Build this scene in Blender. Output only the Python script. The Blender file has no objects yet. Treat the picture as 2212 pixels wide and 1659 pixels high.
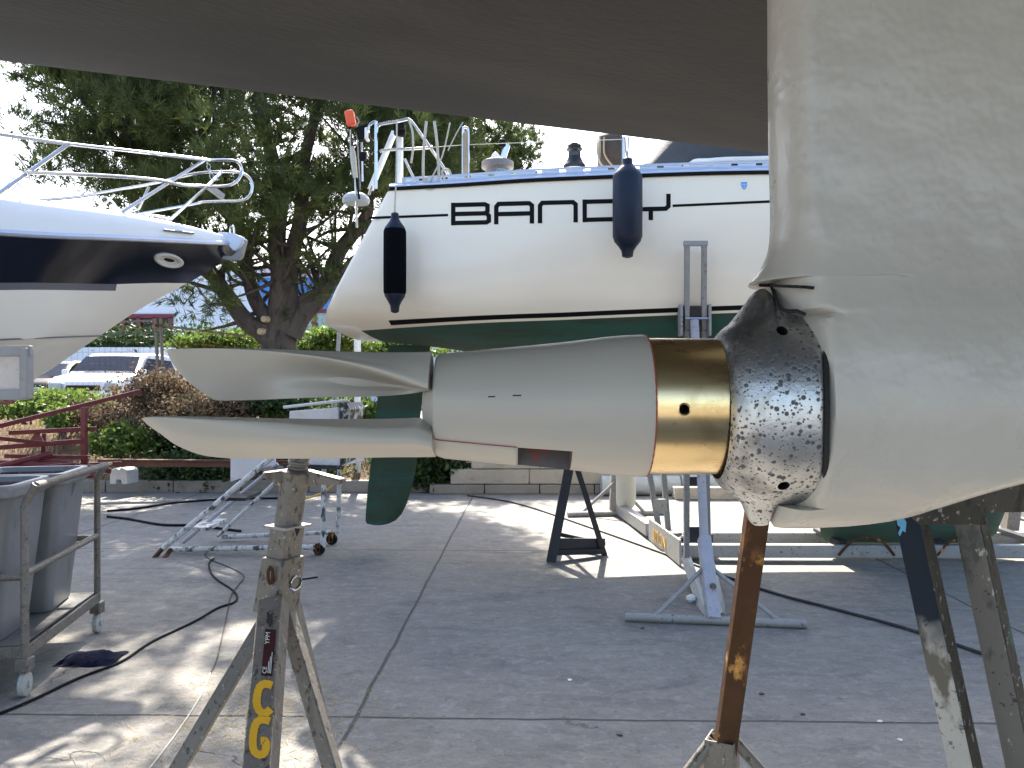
import bpy, bmesh, math, random
import numpy as np
from mathutils import Vector, Matrix, noise as mnoise
C = bpy.context.scene
COL = C.collection
rnd = random.Random(7)
F = 1789.0; CU = 1106.0; CV = 829.5; H = 1.6      # pinhole of a 2212x1659 picture, eye 1.6 m above the yard

# ------------------------------------------------------------------ camera, sky, sun, exposure
cd = bpy.data.cameras.new('camera'); cam = bpy.data.objects.new('camera', cd); COL.objects.link(cam)
cam.location = (0, 0, H); cam.rotation_euler = (math.radians(90), 0, 0)
cd.sensor_width = 36; cd.lens = 36*F/2212; cd.clip_start = 0.02; cd.clip_end = 3000
C.camera = cam
SUN_EL, SUN_AZ = math.radians(43.5), math.radians(-8)   # azimuth from +Y towards +X
w = bpy.data.worlds.new("World"); C.world = w; w.use_nodes = True
nt = w.node_tree; bg = nt.nodes['Background']
sk = nt.nodes.new('ShaderNodeTexSky'); sk.sky_type = 'NISHITA'; sk.sun_disc = False
sk.sun_elevation = SUN_EL; sk.sun_rotation = SUN_AZ; sk.air_density = 1.0; sk.dust_density = 2.5; sk.ozone_density = 1.0
nt.links.new(sk.outputs[0], bg.inputs[0]); bg.inputs[1].default_value = 0.13
sl = bpy.data.lights.new('sun', 'SUN'); sl.energy = 5.0; sl.angle = math.radians(0.55); sl.color = (1, .93, .81)
so = bpy.data.objects.new('sun', sl); COL.objects.link(so)
sdir = Vector((math.sin(SUN_AZ)*math.cos(SUN_EL), math.cos(SUN_AZ)*math.cos(SUN_EL), math.sin(SUN_EL)))
so.rotation_euler = sdir.to_track_quat('Z', 'Y').to_euler()
C.view_settings.view_transform = 'Standard'; C.view_settings.look = 'None'
C.view_settings.exposure = 1.93; C.view_settings.gamma = 1
C.cycles.max_bounces = 8; C.cycles.diffuse_bounces = 5; C.cycles.use_denoising = True

# ------------------------------------------------------------------ helpers
def P(u, v, d): return Vector(((u-CU)/F*d, d, H-(v-CV)/F*d))
def G(u, v, z=0.0):
    d = (H-z)*F/(v-CV); return Vector(((u-CU)/F*d, d, z))
def lerp(a, b, t): return a+(b-a)*t
def interp(x, xs, ys): return float(np.interp(x, xs, ys))
def smooth_interp(x, xs, ys):
    n = len(xs)
    if x <= xs[0]: return ys[0]
    if x >= xs[-1]: return ys[-1]
    i = max(j for j in range(n) if xs[j] <= x); i = min(i, n-2)
    def m(j):
        if j == 0: return (ys[1]-ys[0])/(xs[1]-xs[0])
        if j == n-1: return (ys[-1]-ys[-2])/(xs[-1]-xs[-2])
        a = (ys[j]-ys[j-1])/(xs[j]-xs[j-1]); b = (ys[j+1]-ys[j])/(xs[j+1]-xs[j])
        return 0 if a*b <= 0 else 2*a*b/(a+b)
    h = xs[i+1]-xs[i]; t = (x-xs[i])/h
    return (2*t**3-3*t*t+1)*ys[i]+(t**3-2*t*t+t)*h*m(i)+(-2*t**3+3*t*t)*ys[i+1]+(t**3-t*t)*h*m(i+1)

def rgb(c): return (c[0], c[1], c[2], 1)
MATS = {}
def mat(name, col, rough=.5, metal=0., var=.12, scale=5., bump=0., bscale=60., layers=(), stretch=(1,1,1), coat=0., rvar=0., spec=.5, trans=0., pits=None):
    """principled; layers = (colour, scale, lo, hi, stretch) noise-masked stains; pits=(scale, radius, colour, depth)"""
    if name in MATS: return MATS[name]
    m = bpy.data.materials.new(name); m.use_nodes = True; MATS[name] = m
    n = m.node_tree.nodes; L = m.node_tree.links; b = n['Principled BSDF']
    tc = n.new('ShaderNodeTexCoord')
    def noise(sc, st=(1,1,1), det=5, off=0.):
        mp = n.new('ShaderNodeMapping'); mp.inputs['Scale'].default_value = st; mp.inputs['Location'].default_value = (off, off*.7, off*.3)
        L.new(tc.outputs['Object'], mp.inputs[0])
        t = n.new('ShaderNodeTexNoise'); t.inputs['Scale'].default_value = sc; t.inputs['Detail'].default_value = det; t.inputs['Roughness'].default_value = .62
        L.new(mp.outputs[0], t.inputs[0]); return t.outputs[0]
    def ramp(src, lo, hi, a=0., c=1.):
        r = n.new('ShaderNodeMapRange'); r.inputs[1].default_value = lo; r.inputs[2].default_value = hi; r.inputs[3].default_value = a; r.inputs[4].default_value = c
        L.new(src, r.inputs[0]); return r.outputs[0]
    def mix(f, a, c):
        x = n.new('ShaderNodeMix'); x.data_type = 'RGBA'
        if hasattr(f, 'links') or not isinstance(f, float): L.new(f, x.inputs[0])
        else: x.inputs[0].default_value = f
        for s, k in ((a, 6), (c, 7)):
            if isinstance(s, tuple): x.inputs[k].default_value = rgb(s)
            else: L.new(s, x.inputs[k])
        return x.outputs[2]
    base = mix(ramp(noise(scale, stretch), .3, .7), tuple(c*(1-var) for c in col), tuple(min(1, c*(1+var)) for c in col))
    if var > 0:
        base = mix(ramp(noise(scale*7, stretch, 3, 4.), .35, .75, 0., .5), base, tuple(c*(1-var*.9) for c in col))
    for k, (c2, sc, lo, hi, st) in enumerate(layers):
        base = mix(ramp(noise(sc, st, 6, 11.3*(k+1)), lo, hi), base, c2)
    hgt = None
    if bump: hgt = noise(bscale, stretch, 4, 2.)
    if pits:
        acc = None
        for q, (psc, prad) in enumerate(pits[0]):
            v = n.new('ShaderNodeTexVoronoi'); v.inputs['Scale'].default_value = psc; v.inputs['Randomness'].default_value = 1.
            mp = n.new('ShaderNodeMapping'); mp.inputs['Location'].default_value = (q*3.1,)*3; L.new(tc.outputs['Object'], mp.inputs[0]); L.new(mp.outputs[0], v.inputs[0])
            a = n.new('ShaderNodeMath'); a.operation = 'MULTIPLY_ADD'; L.new(noise(psc*.35, (1,1,1), 3, q*5.), a.inputs[0]); a.inputs[1].default_value = -prad*2.2; a.inputs[2].default_value = prad*2.05
            s = n.new('ShaderNodeMath'); s.operation = 'SUBTRACT'; L.new(a.outputs[0], s.inputs[0]); L.new(v.outputs[0], s.inputs[1])
            mk = ramp(s.outputs[0], -.04, .07)
            if acc is None: acc = mk
            else:
                mx = n.new('ShaderNodeMath'); mx.operation = 'MAXIMUM'; L.new(acc, mx.inputs[0]); L.new(mk, mx.inputs[1]); acc = mx.outputs[0]
        base = mix(acc, base, pits[1])
        rr = ramp(acc, 0, 1, rough, .75); L.new(rr, b.inputs['Roughness'])
        inv = ramp(acc, 0, 1, 1., 0.); 
        bp = n.new('ShaderNodeBump'); bp.inputs['Strength'].default_value = .32; bp.inputs['Distance'].default_value = pits[2]; L.new(inv, bp.inputs['Height'])
        bp2 = n.new('ShaderNodeBump'); bp2.inputs['Strength'].default_value = bump; bp2.inputs['Distance'].default_value = .002; L.new(hgt, bp2.inputs['Height']); L.new(bp.outputs[0], bp2.inputs['Normal'])
        L.new(bp2.outputs[0], b.inputs['Normal'])
    else:
        b.inputs['Roughness'].default_value = rough
        if rvar: L.new(ramp(noise(scale*1.7, stretch, 4, 9.), .3, .7, max(0, rough-rvar), min(1, rough+rvar)), b.inputs['Roughness'])
        if bump:
            bp = n.new('ShaderNodeBump'); bp.inputs['Strength'].default_value = bump; bp.inputs['Distance'].default_value = .6/bscale; L.new(hgt, bp.inputs['Height']); L.new(bp.outputs[0], b.inputs['Normal'])
    L.new(base, b.inputs['Base Color'])
    b.inputs['Metallic'].default_value = metal; b.inputs['Coat Weight'].default_value = coat; b.inputs['Coat Roughness'].default_value = .06
    b.inputs['Specular IOR Level'].default_value = spec
    if trans:
        tr = n.new('ShaderNodeBsdfTranslucent'); L.new(base, tr.inputs[0]); ms = n.new('ShaderNodeMixShader'); ms.inputs[0].default_value = trans
        L.new(b.outputs[0], ms.inputs[1]); L.new(tr.outputs[0], ms.inputs[2]); L.new(ms.outputs[0], n['Material Output'].inputs[0])
    return m

class MB:
    def __init__(s): s.v = []; s.f = []; s.m = []; s.mi = 0
    def add(s, vs, fs):
        o = len(s.v); s.v += [tuple(p) for p in vs]
        for f in fs: s.f.append([i+o for i in f]); s.m.append(s.mi)
    def box(s, c, size, rot=None):
        hx, hy, hz = [q/2 for q in size]; c = Vector(c)
        vs = [Vector((x, y, z)) for x in (-hx, hx) for y in (-hy, hy) for z in (-hz, hz)]
        if rot is not None: vs = [rot @ p for p in vs]
        s.add([c+p for p in vs], [(0,1,3,2),(4,6,7,5),(0,4,5,1),(2,3,7,6),(0,2,6,4),(1,5,7,3)])
    def bar(s, a, b, w_, h_, up=(0,0,1), w2=None, h2=None):
        a = Vector(a); b = Vector(b); d = (b-a).normalized(); r = d.cross(Vector(up))
        if r.length < 1e-3: r = d.cross(Vector((1,0,0)))
        r.normalize(); q = r.cross(d).normalized(); w2 = w2 or w_; h2 = h2 or h_
        vs = []
        for p, ww, hh in ((a, w_, h_), (b, w2, h2)):
            for i, j in ((-1,-1),(1,-1),(1,1),(-1,1)): vs.append(p+r*ww*.5*i+q*hh*.5*j)
        s.add(vs, [(3,2,1,0),(4,5,6,7),(0,1,5,4),(1,2,6,5),(2,3,7,6),(3,0,4,7)])
    def grid(s, rows, closed=False, caps=False):
        n = len(rows[0]); m = len(rows); vs = [p for r in rows for p in r]; fs = []
        for i in range(m-1):
            for j in range(n if closed else n-1):
                k = (j+1) % n; fs.append((i*n+j, i*n+k, (i+1)*n+k, (i+1)*n+j))
        if caps: fs.append(tuple(range(n-1, -1, -1))); fs.append(tuple((m-1)*n+j for j in range(n)))
        s.add(vs, fs)
    def tube(s, pts, r, n=8, caps=True, sub=0, closed=False):
        pts = [Vector(p) for p in pts]
        if sub: pts, r = resample(pts, r, sub, closed)
        if closed: pts = pts+[pts[0]]
        rr = r if isinstance(r, (list, tuple)) else [r]*len(pts)
        if len(rr) < len(pts): rr = list(rr)+[rr[0]]
        rows = []; up = None
        for i, p in enumerate(pts):
            t = (pts[min(i+1, len(pts)-1)]-pts[max(i-1, 0)])
            if closed and i in (0, len(pts)-1): t = pts[1]-pts[-2]
            if t.length < 1e-9: t = Vector((0,0,1))
            t.normalize()
            if up is None: up = Vector((0,0,1)) if abs(t.z) < .9 else Vector((1,0,0))
            x = t.cross(up); 
            if x.length < 1e-4: x = t.cross(Vector((0,1,0)))
            x.normalize(); up = x.cross(t).normalized()
            rows.append([p+(x*math.cos(2*math.pi*k/n)+up*math.sin(2*math.pi*k/n))*rr[i] for k in range(n)])
        s.grid(rows, True, caps and not closed)
    def lathe(s, c, axis, prof, n=24, caps=True):
        """prof = [(distance along axis, radius)]"""
        c = Vector(c); ax = Vector(axis).normalized(); x = ax.cross(Vector((0,0,1)))
        if x.length < 1e-3: x = Vector((1,0,0))
        x.normalize(); y = ax.cross(x)
        s.grid([[c+ax*t+(x*math.cos(2*math.pi*k/n)+y*math.sin(2*math.pi*k/n))*r for k in range(n)] for t, r in prof], True, caps)
    def prism(s, poly, off):
        """poly: list of 3D points, extruded by off"""
        n = len(poly); off = Vector(off); vs = [Vector(p) for p in poly]+[Vector(p)+off for p in poly]
        s.add(vs, [tuple(range(n)), tuple(range(2*n-1, n-1, -1))]+[(j, j+n, (j+1) % n+n, (j+1) % n) for j in range(n)])
    def build(s, name, mats, parent=None, smooth=True, angle=35, bevel=0., base=None, bseg=2, dbl=False):
        me = bpy.data.meshes.new(name)
        if not isinstance(mats, (list, tuple)): mats = [mats]
        V = np.array(s.v, dtype=float)
        if parent is not None: org = np.array(ORG[parent.name])
        elif base is not None: org = np.array(base, dtype=float)
        else: org = np.array([(V[:,0].min()+V[:,0].max())/2, (V[:,1].min()+V[:,1].max())/2, V[:,2].min()])
        me.from_pydata((V-org).tolist(), [], s.f)
        for m in mats: me.materials.append(m)
        if len(mats) > 1: me.polygons.foreach_set('material_index', s.m)
        bm = bmesh.new(); bm.from_mesh(me)
        if dbl: bmesh.ops.remove_doubles(bm, verts=bm.verts, dist=1e-5)
        bmesh.ops.recalc_face_normals(bm, faces=bm.faces); bm.to_mesh(me); bm.free()
        if smooth:
            me.polygons.foreach_set('use_smooth', [True]*len(me.polygons)); me.set_sharp_from_angle(angle=math.radians(angle))
        o = bpy.data.objects.new(name, me); COL.objects.link(o)
        if parent is not None: o.parent = parent
        else: o.location = org.tolist()
        ORG[o.name] = tuple(org)
        if bevel:
            b = o.modifiers.new('bevel', 'BEVEL'); b.width = bevel; b.segments = bseg; b.limit_method = 'ANGLE'; b.angle_limit = math.radians(40)
        return o
ORG = {}
def resample(pts, r, sub, closed=False):
    out = []; ro = []; n = len(pts); rs = r if isinstance(r, (list, tuple)) else [r]*n
    for i in range(n if closed else n-1):
        if closed: p = [pts[(i-1) % n], pts[i], pts[(i+1) % n], pts[(i+2) % n]]
        else: p = [pts[max(i-1, 0)], pts[i], pts[i+1], pts[min(i+2, n-1)]]
        for k in range(sub):
            t = k/sub
            out.append(.5*((2*p[1])+(p[2]-p[0])*t+(2*p[0]-5*p[1]+4*p[2]-p[3])*t*t+(3*p[1]-p[0]-3*p[2]+p[3])*t**3)); ro.append(lerp(rs[i], rs[(i+1) % n], t))
    if not closed: out.append(pts[-1]); ro.append(rs[-1])
    return out, ro
def tag(o, label=None, cat=None, group=None, kind=None):
    if label: o['label'] = label
    if cat: o['category'] = cat
    if group: o['group'] = group
    if kind: o['kind'] = kind
    return o
def thing(name, loc, label, cat, group=None):
    o = bpy.data.objects.new(name, None); COL.objects.link(o); o.location = loc; o.empty_display_size = .1
    ORG[o.name] = tuple(loc); return tag(o, label, cat, group)
def copy_tree(o, loc=None, rotz=None, label=None, parent=None):
    c = o.copy(); COL.objects.link(c)
    if parent: c.parent = parent
    if loc is not None: c.location = loc
    if rotz is not None: c.rotation_euler = (0, 0, rotz)
    if label: c['label'] = label
    for ch in list(o.children): copy_tree(ch, parent=c)
    return c
def carve(o, cutter_mb, mt=None):
    """cut a hole in the mesh itself; the cutter is deleted again"""
    me = bpy.data.meshes.new('cut'); me.from_pydata([tuple(Vector(p)-Vector(ORG[o.name])) for p in cutter_mb.v], [], cutter_mb.f)
    bm = bmesh.new(); bm.from_mesh(me); bmesh.ops.recalc_face_normals(bm, faces=bm.faces); bm.to_mesh(me); bm.free()
    if mt: me.materials.append(mt)
    c = bpy.data.objects.new('cut', me); COL.objects.link(c); c.location = o.location if not o.parent else ORG[o.name]
    b = o.modifiers.new('b', 'BOOLEAN'); b.operation = 'DIFFERENCE'; b.solver = 'EXACT'; b.object = c
    if mt: b.material_mode = 'TRANSFER'
    dg = bpy.context.evaluated_depsgraph_get(); dg.update()
    new = bpy.data.meshes.new_from_object(o.evaluated_get(dg)); o.modifiers.clear(); o.data = new
    bpy.data.objects.remove(c)
    new.set_sharp_from_angle(angle=math.radians(35))
def text(name, body, size, m, parent, origin, xdir, ydir, depth=.0006, align='LEFT'):
    cu = bpy.data.curves.new(name, 'FONT'); cu.body = body; cu.size = size; cu.extrude = depth; cu.align_x = align
    t = bpy.data.objects.new('t', cu); COL.objects.link(t); dg = bpy.context.evaluated_depsgraph_get(); dg.update()
    me = bpy.data.meshes.new_from_object(t.evaluated_get(dg)); bpy.data.objects.remove(t)
    x = Vector(xdir).normalized(); y = Vector(ydir).normalized(); z = x.cross(y); org = Vector(ORG[parent.name]) if parent else Vector((0,0,0))
    M = Matrix((x, y, z)).transposed(); o0 = Vector(origin)-org
    for v in me.vertices: v.co = M @ v.co + o0
    me.materials.clear(); me.materials.append(m); o = bpy.data.objects.new(name, me); COL.objects.link(o)
    if parent: o.parent = parent
    return o

# ------------------------------------------------------------------ materials
M = {}
M['hull_dark'] = mat('dark_antifouling', (.030,.0285,.0265), .62, var=.2, scale=1.6, bump=.25, bscale=50, stretch=(.6,1,6), layers=[((.058,.054,.048), 2.2, .5, .75, (.5,1,5)), ((.020,.019,.018), 3, .6, .8, (.4,1,4))])
M['grey_paint'] = mat('pale_grey_primer', (.52,.478,.415), .30, var=.05, scale=9, bump=.10, bscale=12, stretch=(1,1,1), rvar=.08, layers=[((.48,.445,.385), 14, .52, .8, (.5,1,2.2))])
M['prop_paint'] = mat('pale_grey_propeller_paint', (.455,.418,.362), .42, var=.05, scale=14, bump=.05, bscale=120, stretch=(.15,1,1), rvar=.05, layers=[((.40,.35,.32), 10, .62, .85, (1,1,1))])
M['brass'] = mat('polished_brass', (.80,.61,.33), .25, 1., var=.10, scale=16, stretch=(.2,1,1), rvar=.10, layers=[((.50,.36,.17), 24, .52, .70, (1,1,1)), ((.30,.20,.09), 48, .63, .72, (1,1,1))])
M['anode'] = mat('pitted_zinc', (.60,.60,.60), .40, 1., var=.18, scale=30, bump=.2, bscale=160, pits=(((210., .30), (420., .27)), (.17,.175,.185), .0004), layers=[((.22,.225,.23), 22, .50, .66, (1,1,1)), ((.42,.40,.33), 45, .6, .75, (1,1,1))])
M['gap'] = mat('dark_seam_and_hole', (.012,.012,.012), .8, var=0)  # near-black for seams; also puts shade into the insides of holes
M['inside'] = mat('shaded_recess', (.13,.11,.105), .8, var=.2, scale=60, layers=[((.30,.06,.05), 70, .56, .66, (1,1,1))])  # the slot's shade is darkened into this colour, with red flecks
M['redlead'] = mat('red_primer', (.32,.07,.05), .7, var=.2, scale=80)
M['black'] = mat('black_vinyl', (.006,.006,.006), .6, var=.1, spec=.12)
M['white_gel'] = mat('white_gelcoat', (.80,.785,.75), .25, var=.03, scale=2, coat=.3)
M['cream'] = mat('cream_gelcoat', (.93,.825,.66), .30, var=.03, scale=.7, coat=.25)
M['green_af'] = mat('green_antifouling', (.030,.058,.034), .75, var=.25, scale=2.2, bump=.2, bscale=40, layers=[((.022,.085,.062), 1.3, .5, .62, (.4,1,5)), ((.05,.065,.06), 3, .58, .75, (1,1,2))])
M['navy'] = mat('navy_gelcoat', (.003,.005,.014), .15, var=.1, coat=.0, spec=.45)
M['chrome'] = mat('stainless_steel', (.55,.55,.56), .2, 1., var=.05, scale=20)
M['alu'] = mat('anodised_aluminium', (.52,.56,.66), .35, .55, var=.05, scale=8)
M['galv'] = mat('galvanised_steel', (.185,.168,.148), .55, .35, var=.15, scale=12, bump=.3, bscale=90, layers=[((.12,.11,.10), 26, .55, .72, (1,1,.4)), ((.34,.33,.31), 40, .66, .8, (1,1,1)), ((.06,.055,.05), 70, .57, .64, (1,1,.6)), ((.10,.05,.028), 24, .62, .68, (1,1,1)), ((.36,.36,.35), 110, .62, .67, (1,1,1))])
M['galv_light'] = mat('grey_painted_steel', (.30,.295,.29), .5, .1, var=.1, scale=7, bump=.15, bscale=70, layers=[((.15,.11,.08), 16, .6, .75, (1,1,.5)), ((.09,.055,.035), 34, .61, .67, (1,1,1)), ((.42,.42,.42), 60, .62, .68, (1,1,1))])
M['lilac_steel'] = mat('pale_painted_prop', (.38,.38,.43), .5, 0., var=.07, scale=7, layers=[((.30,.16,.07), 14, .62, .70, (1,1,1)), ((.20,.20,.22), 50, .60, .66, (1,1,1))])
M['dark_steel'] = mat('dark_steel', (.035,.036,.04), .6, .0, spec=.25, var=.2, scale=8, layers=[((.12,.09,.07), 14, .62, .8, (1,1,1))])
M['worn_white'] = mat('worn_white_steel', (.62,.62,.62), .6, 0., var=.08, scale=9, bump=.3, bscale=80, layers=[((.07,.07,.075), 16, .50, .60, (1,1,.6)), ((.20,.11,.06), 24, .66, .76, (1,1,1))])
M['white_steel'] = mat('chipped_white_sheet', (.72,.70,.72), .5, 0., var=.08, scale=4, layers=[((.33,.30,.30), 5, .55, .8, (1,1,1))])
M['tar'] = mat('tar_black_smears', (.02,.021,.023), .6, var=.3, scale=20, layers=[((.65,.65,.66), 30, .6, .66, (1,1,1))])
M['rust'] = mat('rusted_steel', (.078,.041,.022), .9, .0, spec=.15, var=.25, scale=14, bump=.4, bscale=120, stretch=(1,1,.5), layers=[((.07,.035,.023), 9, .5, .7, (1,1,.5)), ((.52,.27,.08), 12, .575, .63, (1,1,.6)), ((.20,.09,.045), 16, .52, .64, (1,1,.5))])
M['red_steel'] = mat('dark_red_painted_steel', (.125,.012,.015), .5, .1, var=.25, scale=9, layers=[((.10,.05,.04), 14, .6, .7, (1,1,1))])
M['navyrubber'] = mat('navy_fender_vinyl', (.006,.012,.030), .42, var=.2, scale=9, spec=.3, bump=.1, bscale=60)
M['cloth_black'] = mat('black_fender_cover', (.004,.0045,.006), .95, spec=.05, var=.3, scale=60, bump=.4, bscale=300)
M['rope'] = mat('pale_rope', (.52,.49,.42), .8, var=.25, scale=90, bump=.6, bscale=260)
M['rope_green'] = mat('blue_green_rope', (.34,.46,.44), .8, var=.4, scale=90, bump=.6, bscale=260)
M['canvas'] = mat('dark_grey_canvas', (.055,.06,.066), .8, var=.2, scale=3, bump=.3, bscale=50)
M['brown_canvas'] = mat('brown_canvas', (.06,.045,.035), .75, var=.2, scale=4, stretch=(5,5,1), bump=.3, bscale=30)
M['orange'] = mat('orange_plastic', (.80,.10,.03), .45, var=.06)
M['plastic_white'] = mat('white_plastic', (.72,.72,.70), .4, var=.05)
M['old_white'] = mat('yellowed_white_vinyl', (.50,.48,.42), .45, var=.06, scale=4, layers=[((.50,.30,.10), 14, .68, .76, (1,1,1))])
M['binplastic'] = mat('grey_bin_plastic', (.19,.195,.21), .33, var=.10, scale=3, bump=.12, bscale=50, layers=[((.30,.31,.33), 9, .66, .8, (1,1,.35)), ((.08,.078,.075), 7, .58, .8, (1,1,.5))])
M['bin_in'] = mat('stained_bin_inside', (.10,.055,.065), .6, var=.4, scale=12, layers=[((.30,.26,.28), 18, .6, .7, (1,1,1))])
M['deckwood'] = mat('grimy_cart_deck', (.10,.10,.098), .7, var=.25, scale=8, bump=.3, bscale=50)
M['rubber'] = mat('black_rubber', (.010,.010,.010), .8, var=.2, spec=.15)
M['bark'] = mat('pine_bark', (.085,.068,.058), .95, var=.35, scale=7, bump=1., bscale=16, stretch=(1,1,.45), layers=[((.04,.028,.024), 9, .52, .66, (1,1,.4)), ((.17,.10,.07), 14, .6, .75, (1,1,.5))])
M['cut_wood'] = mat('sawn_branch_end', (.45,.34,.22), .8, var=.2, scale=40)
M['needles'] = mat('pine_needles', (.070,.098,.032), .8, var=.45, scale=.9, trans=.42, layers=[((.19,.23,.065), 1.6, .50, .66, (1,1,1)), ((.10,.055,.03), 3., .68, .76, (1,1,1))])
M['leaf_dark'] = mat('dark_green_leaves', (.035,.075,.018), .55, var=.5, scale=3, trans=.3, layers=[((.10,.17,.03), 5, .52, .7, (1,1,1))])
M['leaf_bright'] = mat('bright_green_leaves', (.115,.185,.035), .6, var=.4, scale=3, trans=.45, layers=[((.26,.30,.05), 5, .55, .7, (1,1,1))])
M['leaf_dry'] = mat('dry_brown_foliage', (.17,.122,.075), .9, var=.4, scale=3, trans=.25, layers=[((.10,.06,.035), 4, .5, .66, (1,1,1)), ((.34,.27,.15), 6, .6, .74, (1,1,1))])
M['straw'] = mat('straw', (.42,.33,.18), .9, var=.3, scale=5, trans=.3)
M['soil'] = mat('dry_soil', (.17,.105,.065), .95, var=.35, scale=2.5, bump=.8, bscale=9, layers=[((.08,.045,.03), 1.2, .5, .7, (1,1,1)), ((.30,.22,.13), 4, .6, .75, (1,1,1))])
M['block'] = mat('pale_stone_blocks', (.38,.34,.28), .85, var=.12, scale=3, bump=.4, bscale=30, layers=[((.16,.14,.12), 4, .58, .75, (.6,1,2.5))])
M['kerbstone'] = mat('kerb_concrete', (.24,.215,.185), .9, var=.2, scale=4, bump=.4, bscale=30)
M['pipe'] = mat('grey_concrete_pipe', (.42,.44,.44), .8, var=.14, scale=4, bump=.3, bscale=40, layers=[((.22,.21,.2), 5, .6, .8, (1,1,1))])
M['wall_white'] = mat('white_rendered_wall', (.66,.70,.78), .85, var=.03, scale=.7)
M['blue_wall'] = mat('blue_painted_band', (.05,.22,.62), .6, var=.06, scale=.7)
M['dark_red'] = mat('dark_red_frame', (.16,.012,.03), .5, var=.1)
M['glass'] = mat('dark_window_glass', (.03,.025,.015), .2, 0., var=.5, scale=1.5, spec=.2)
M['glass_pale'] = mat('pale_window_glass', (.33,.42,.45), .15, 0., var=.2, scale=1.5)
M['car_white'] = mat('white_car_paint', (.80,.81,.84), .22, var=.02, coat=.6)
M['car_black'] = mat('black_car_paint', (.008,.009,.011), .25, var=.05, spec=.3)
M['car_silver'] = mat('silver_car_paint', (.48,.52,.58), .25, .4, var=.03, coat=.6)
M['car_glass'] = mat('car_glass', (.012,.022,.045), .3, 0., var=.2, spec=.05)
M['asphalt'] = mat('parking_asphalt', (.16,.16,.16), .9, var=.2, scale=2)
M['yellow'] = mat('yellow_marking_paint', (.75,.40,.012), .6, var=.08, scale=40)
M['label_dark'] = mat('dark_red_label', (.050,.012,.015), .35, var=.3, scale=30)
M['label_white'] = mat('white_print', (.75,.75,.74), .5, var=0)
M['rag'] = mat('dark_navy_rag', (.006,.008,.024), .95, spec=.05, var=.4, scale=25, bump=.5, bscale=60)
M['trestle_dark'] = mat('speckled_brown_steel', (.056,.051,.042), .7, .0, spec=.25, var=.25, scale=18, bump=.35, bscale=120, layers=[((.30,.29,.27), 75, .60, .65, (1,1,1)), ((.025,.022,.02), 26, .54, .62, (1,1,.6)), ((.04,.15,.12), 11, .62, .70, (1,1,.5))])
M['trestle_grey'] = mat('mid_grey_steel', (.125,.122,.113), .5, .1, var=.1, scale=14, bump=.25, bscale=110, stretch=(1,1,.4), layers=[((.05,.055,.055), 16, .54, .62, (1,1,.5)), ((.40,.39,.36), 48, .62, .66, (1,1,.6)), ((.03,.03,.03), 80, .62, .66, (1,1,1))])  # mid grey for left front leg faces, lighter than the other faces
M['shield'] = mat('light_blue_decal', (.12,.38,.85), .5, var=0)
M['yellow_hose'] = mat('yellow_hose_rubber', (.62,.36,.08), .6, var=.15)
M['brownbeam'] = mat('brown_rusty_beam', (.12,.055,.035), .85, .1, var=.3, scale=7, bump=.3, bscale=40)
M['concblock'] = mat('white_concrete', (.52,.52,.50), .85, var=.12, scale=9, bump=.3, bscale=50)

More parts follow.
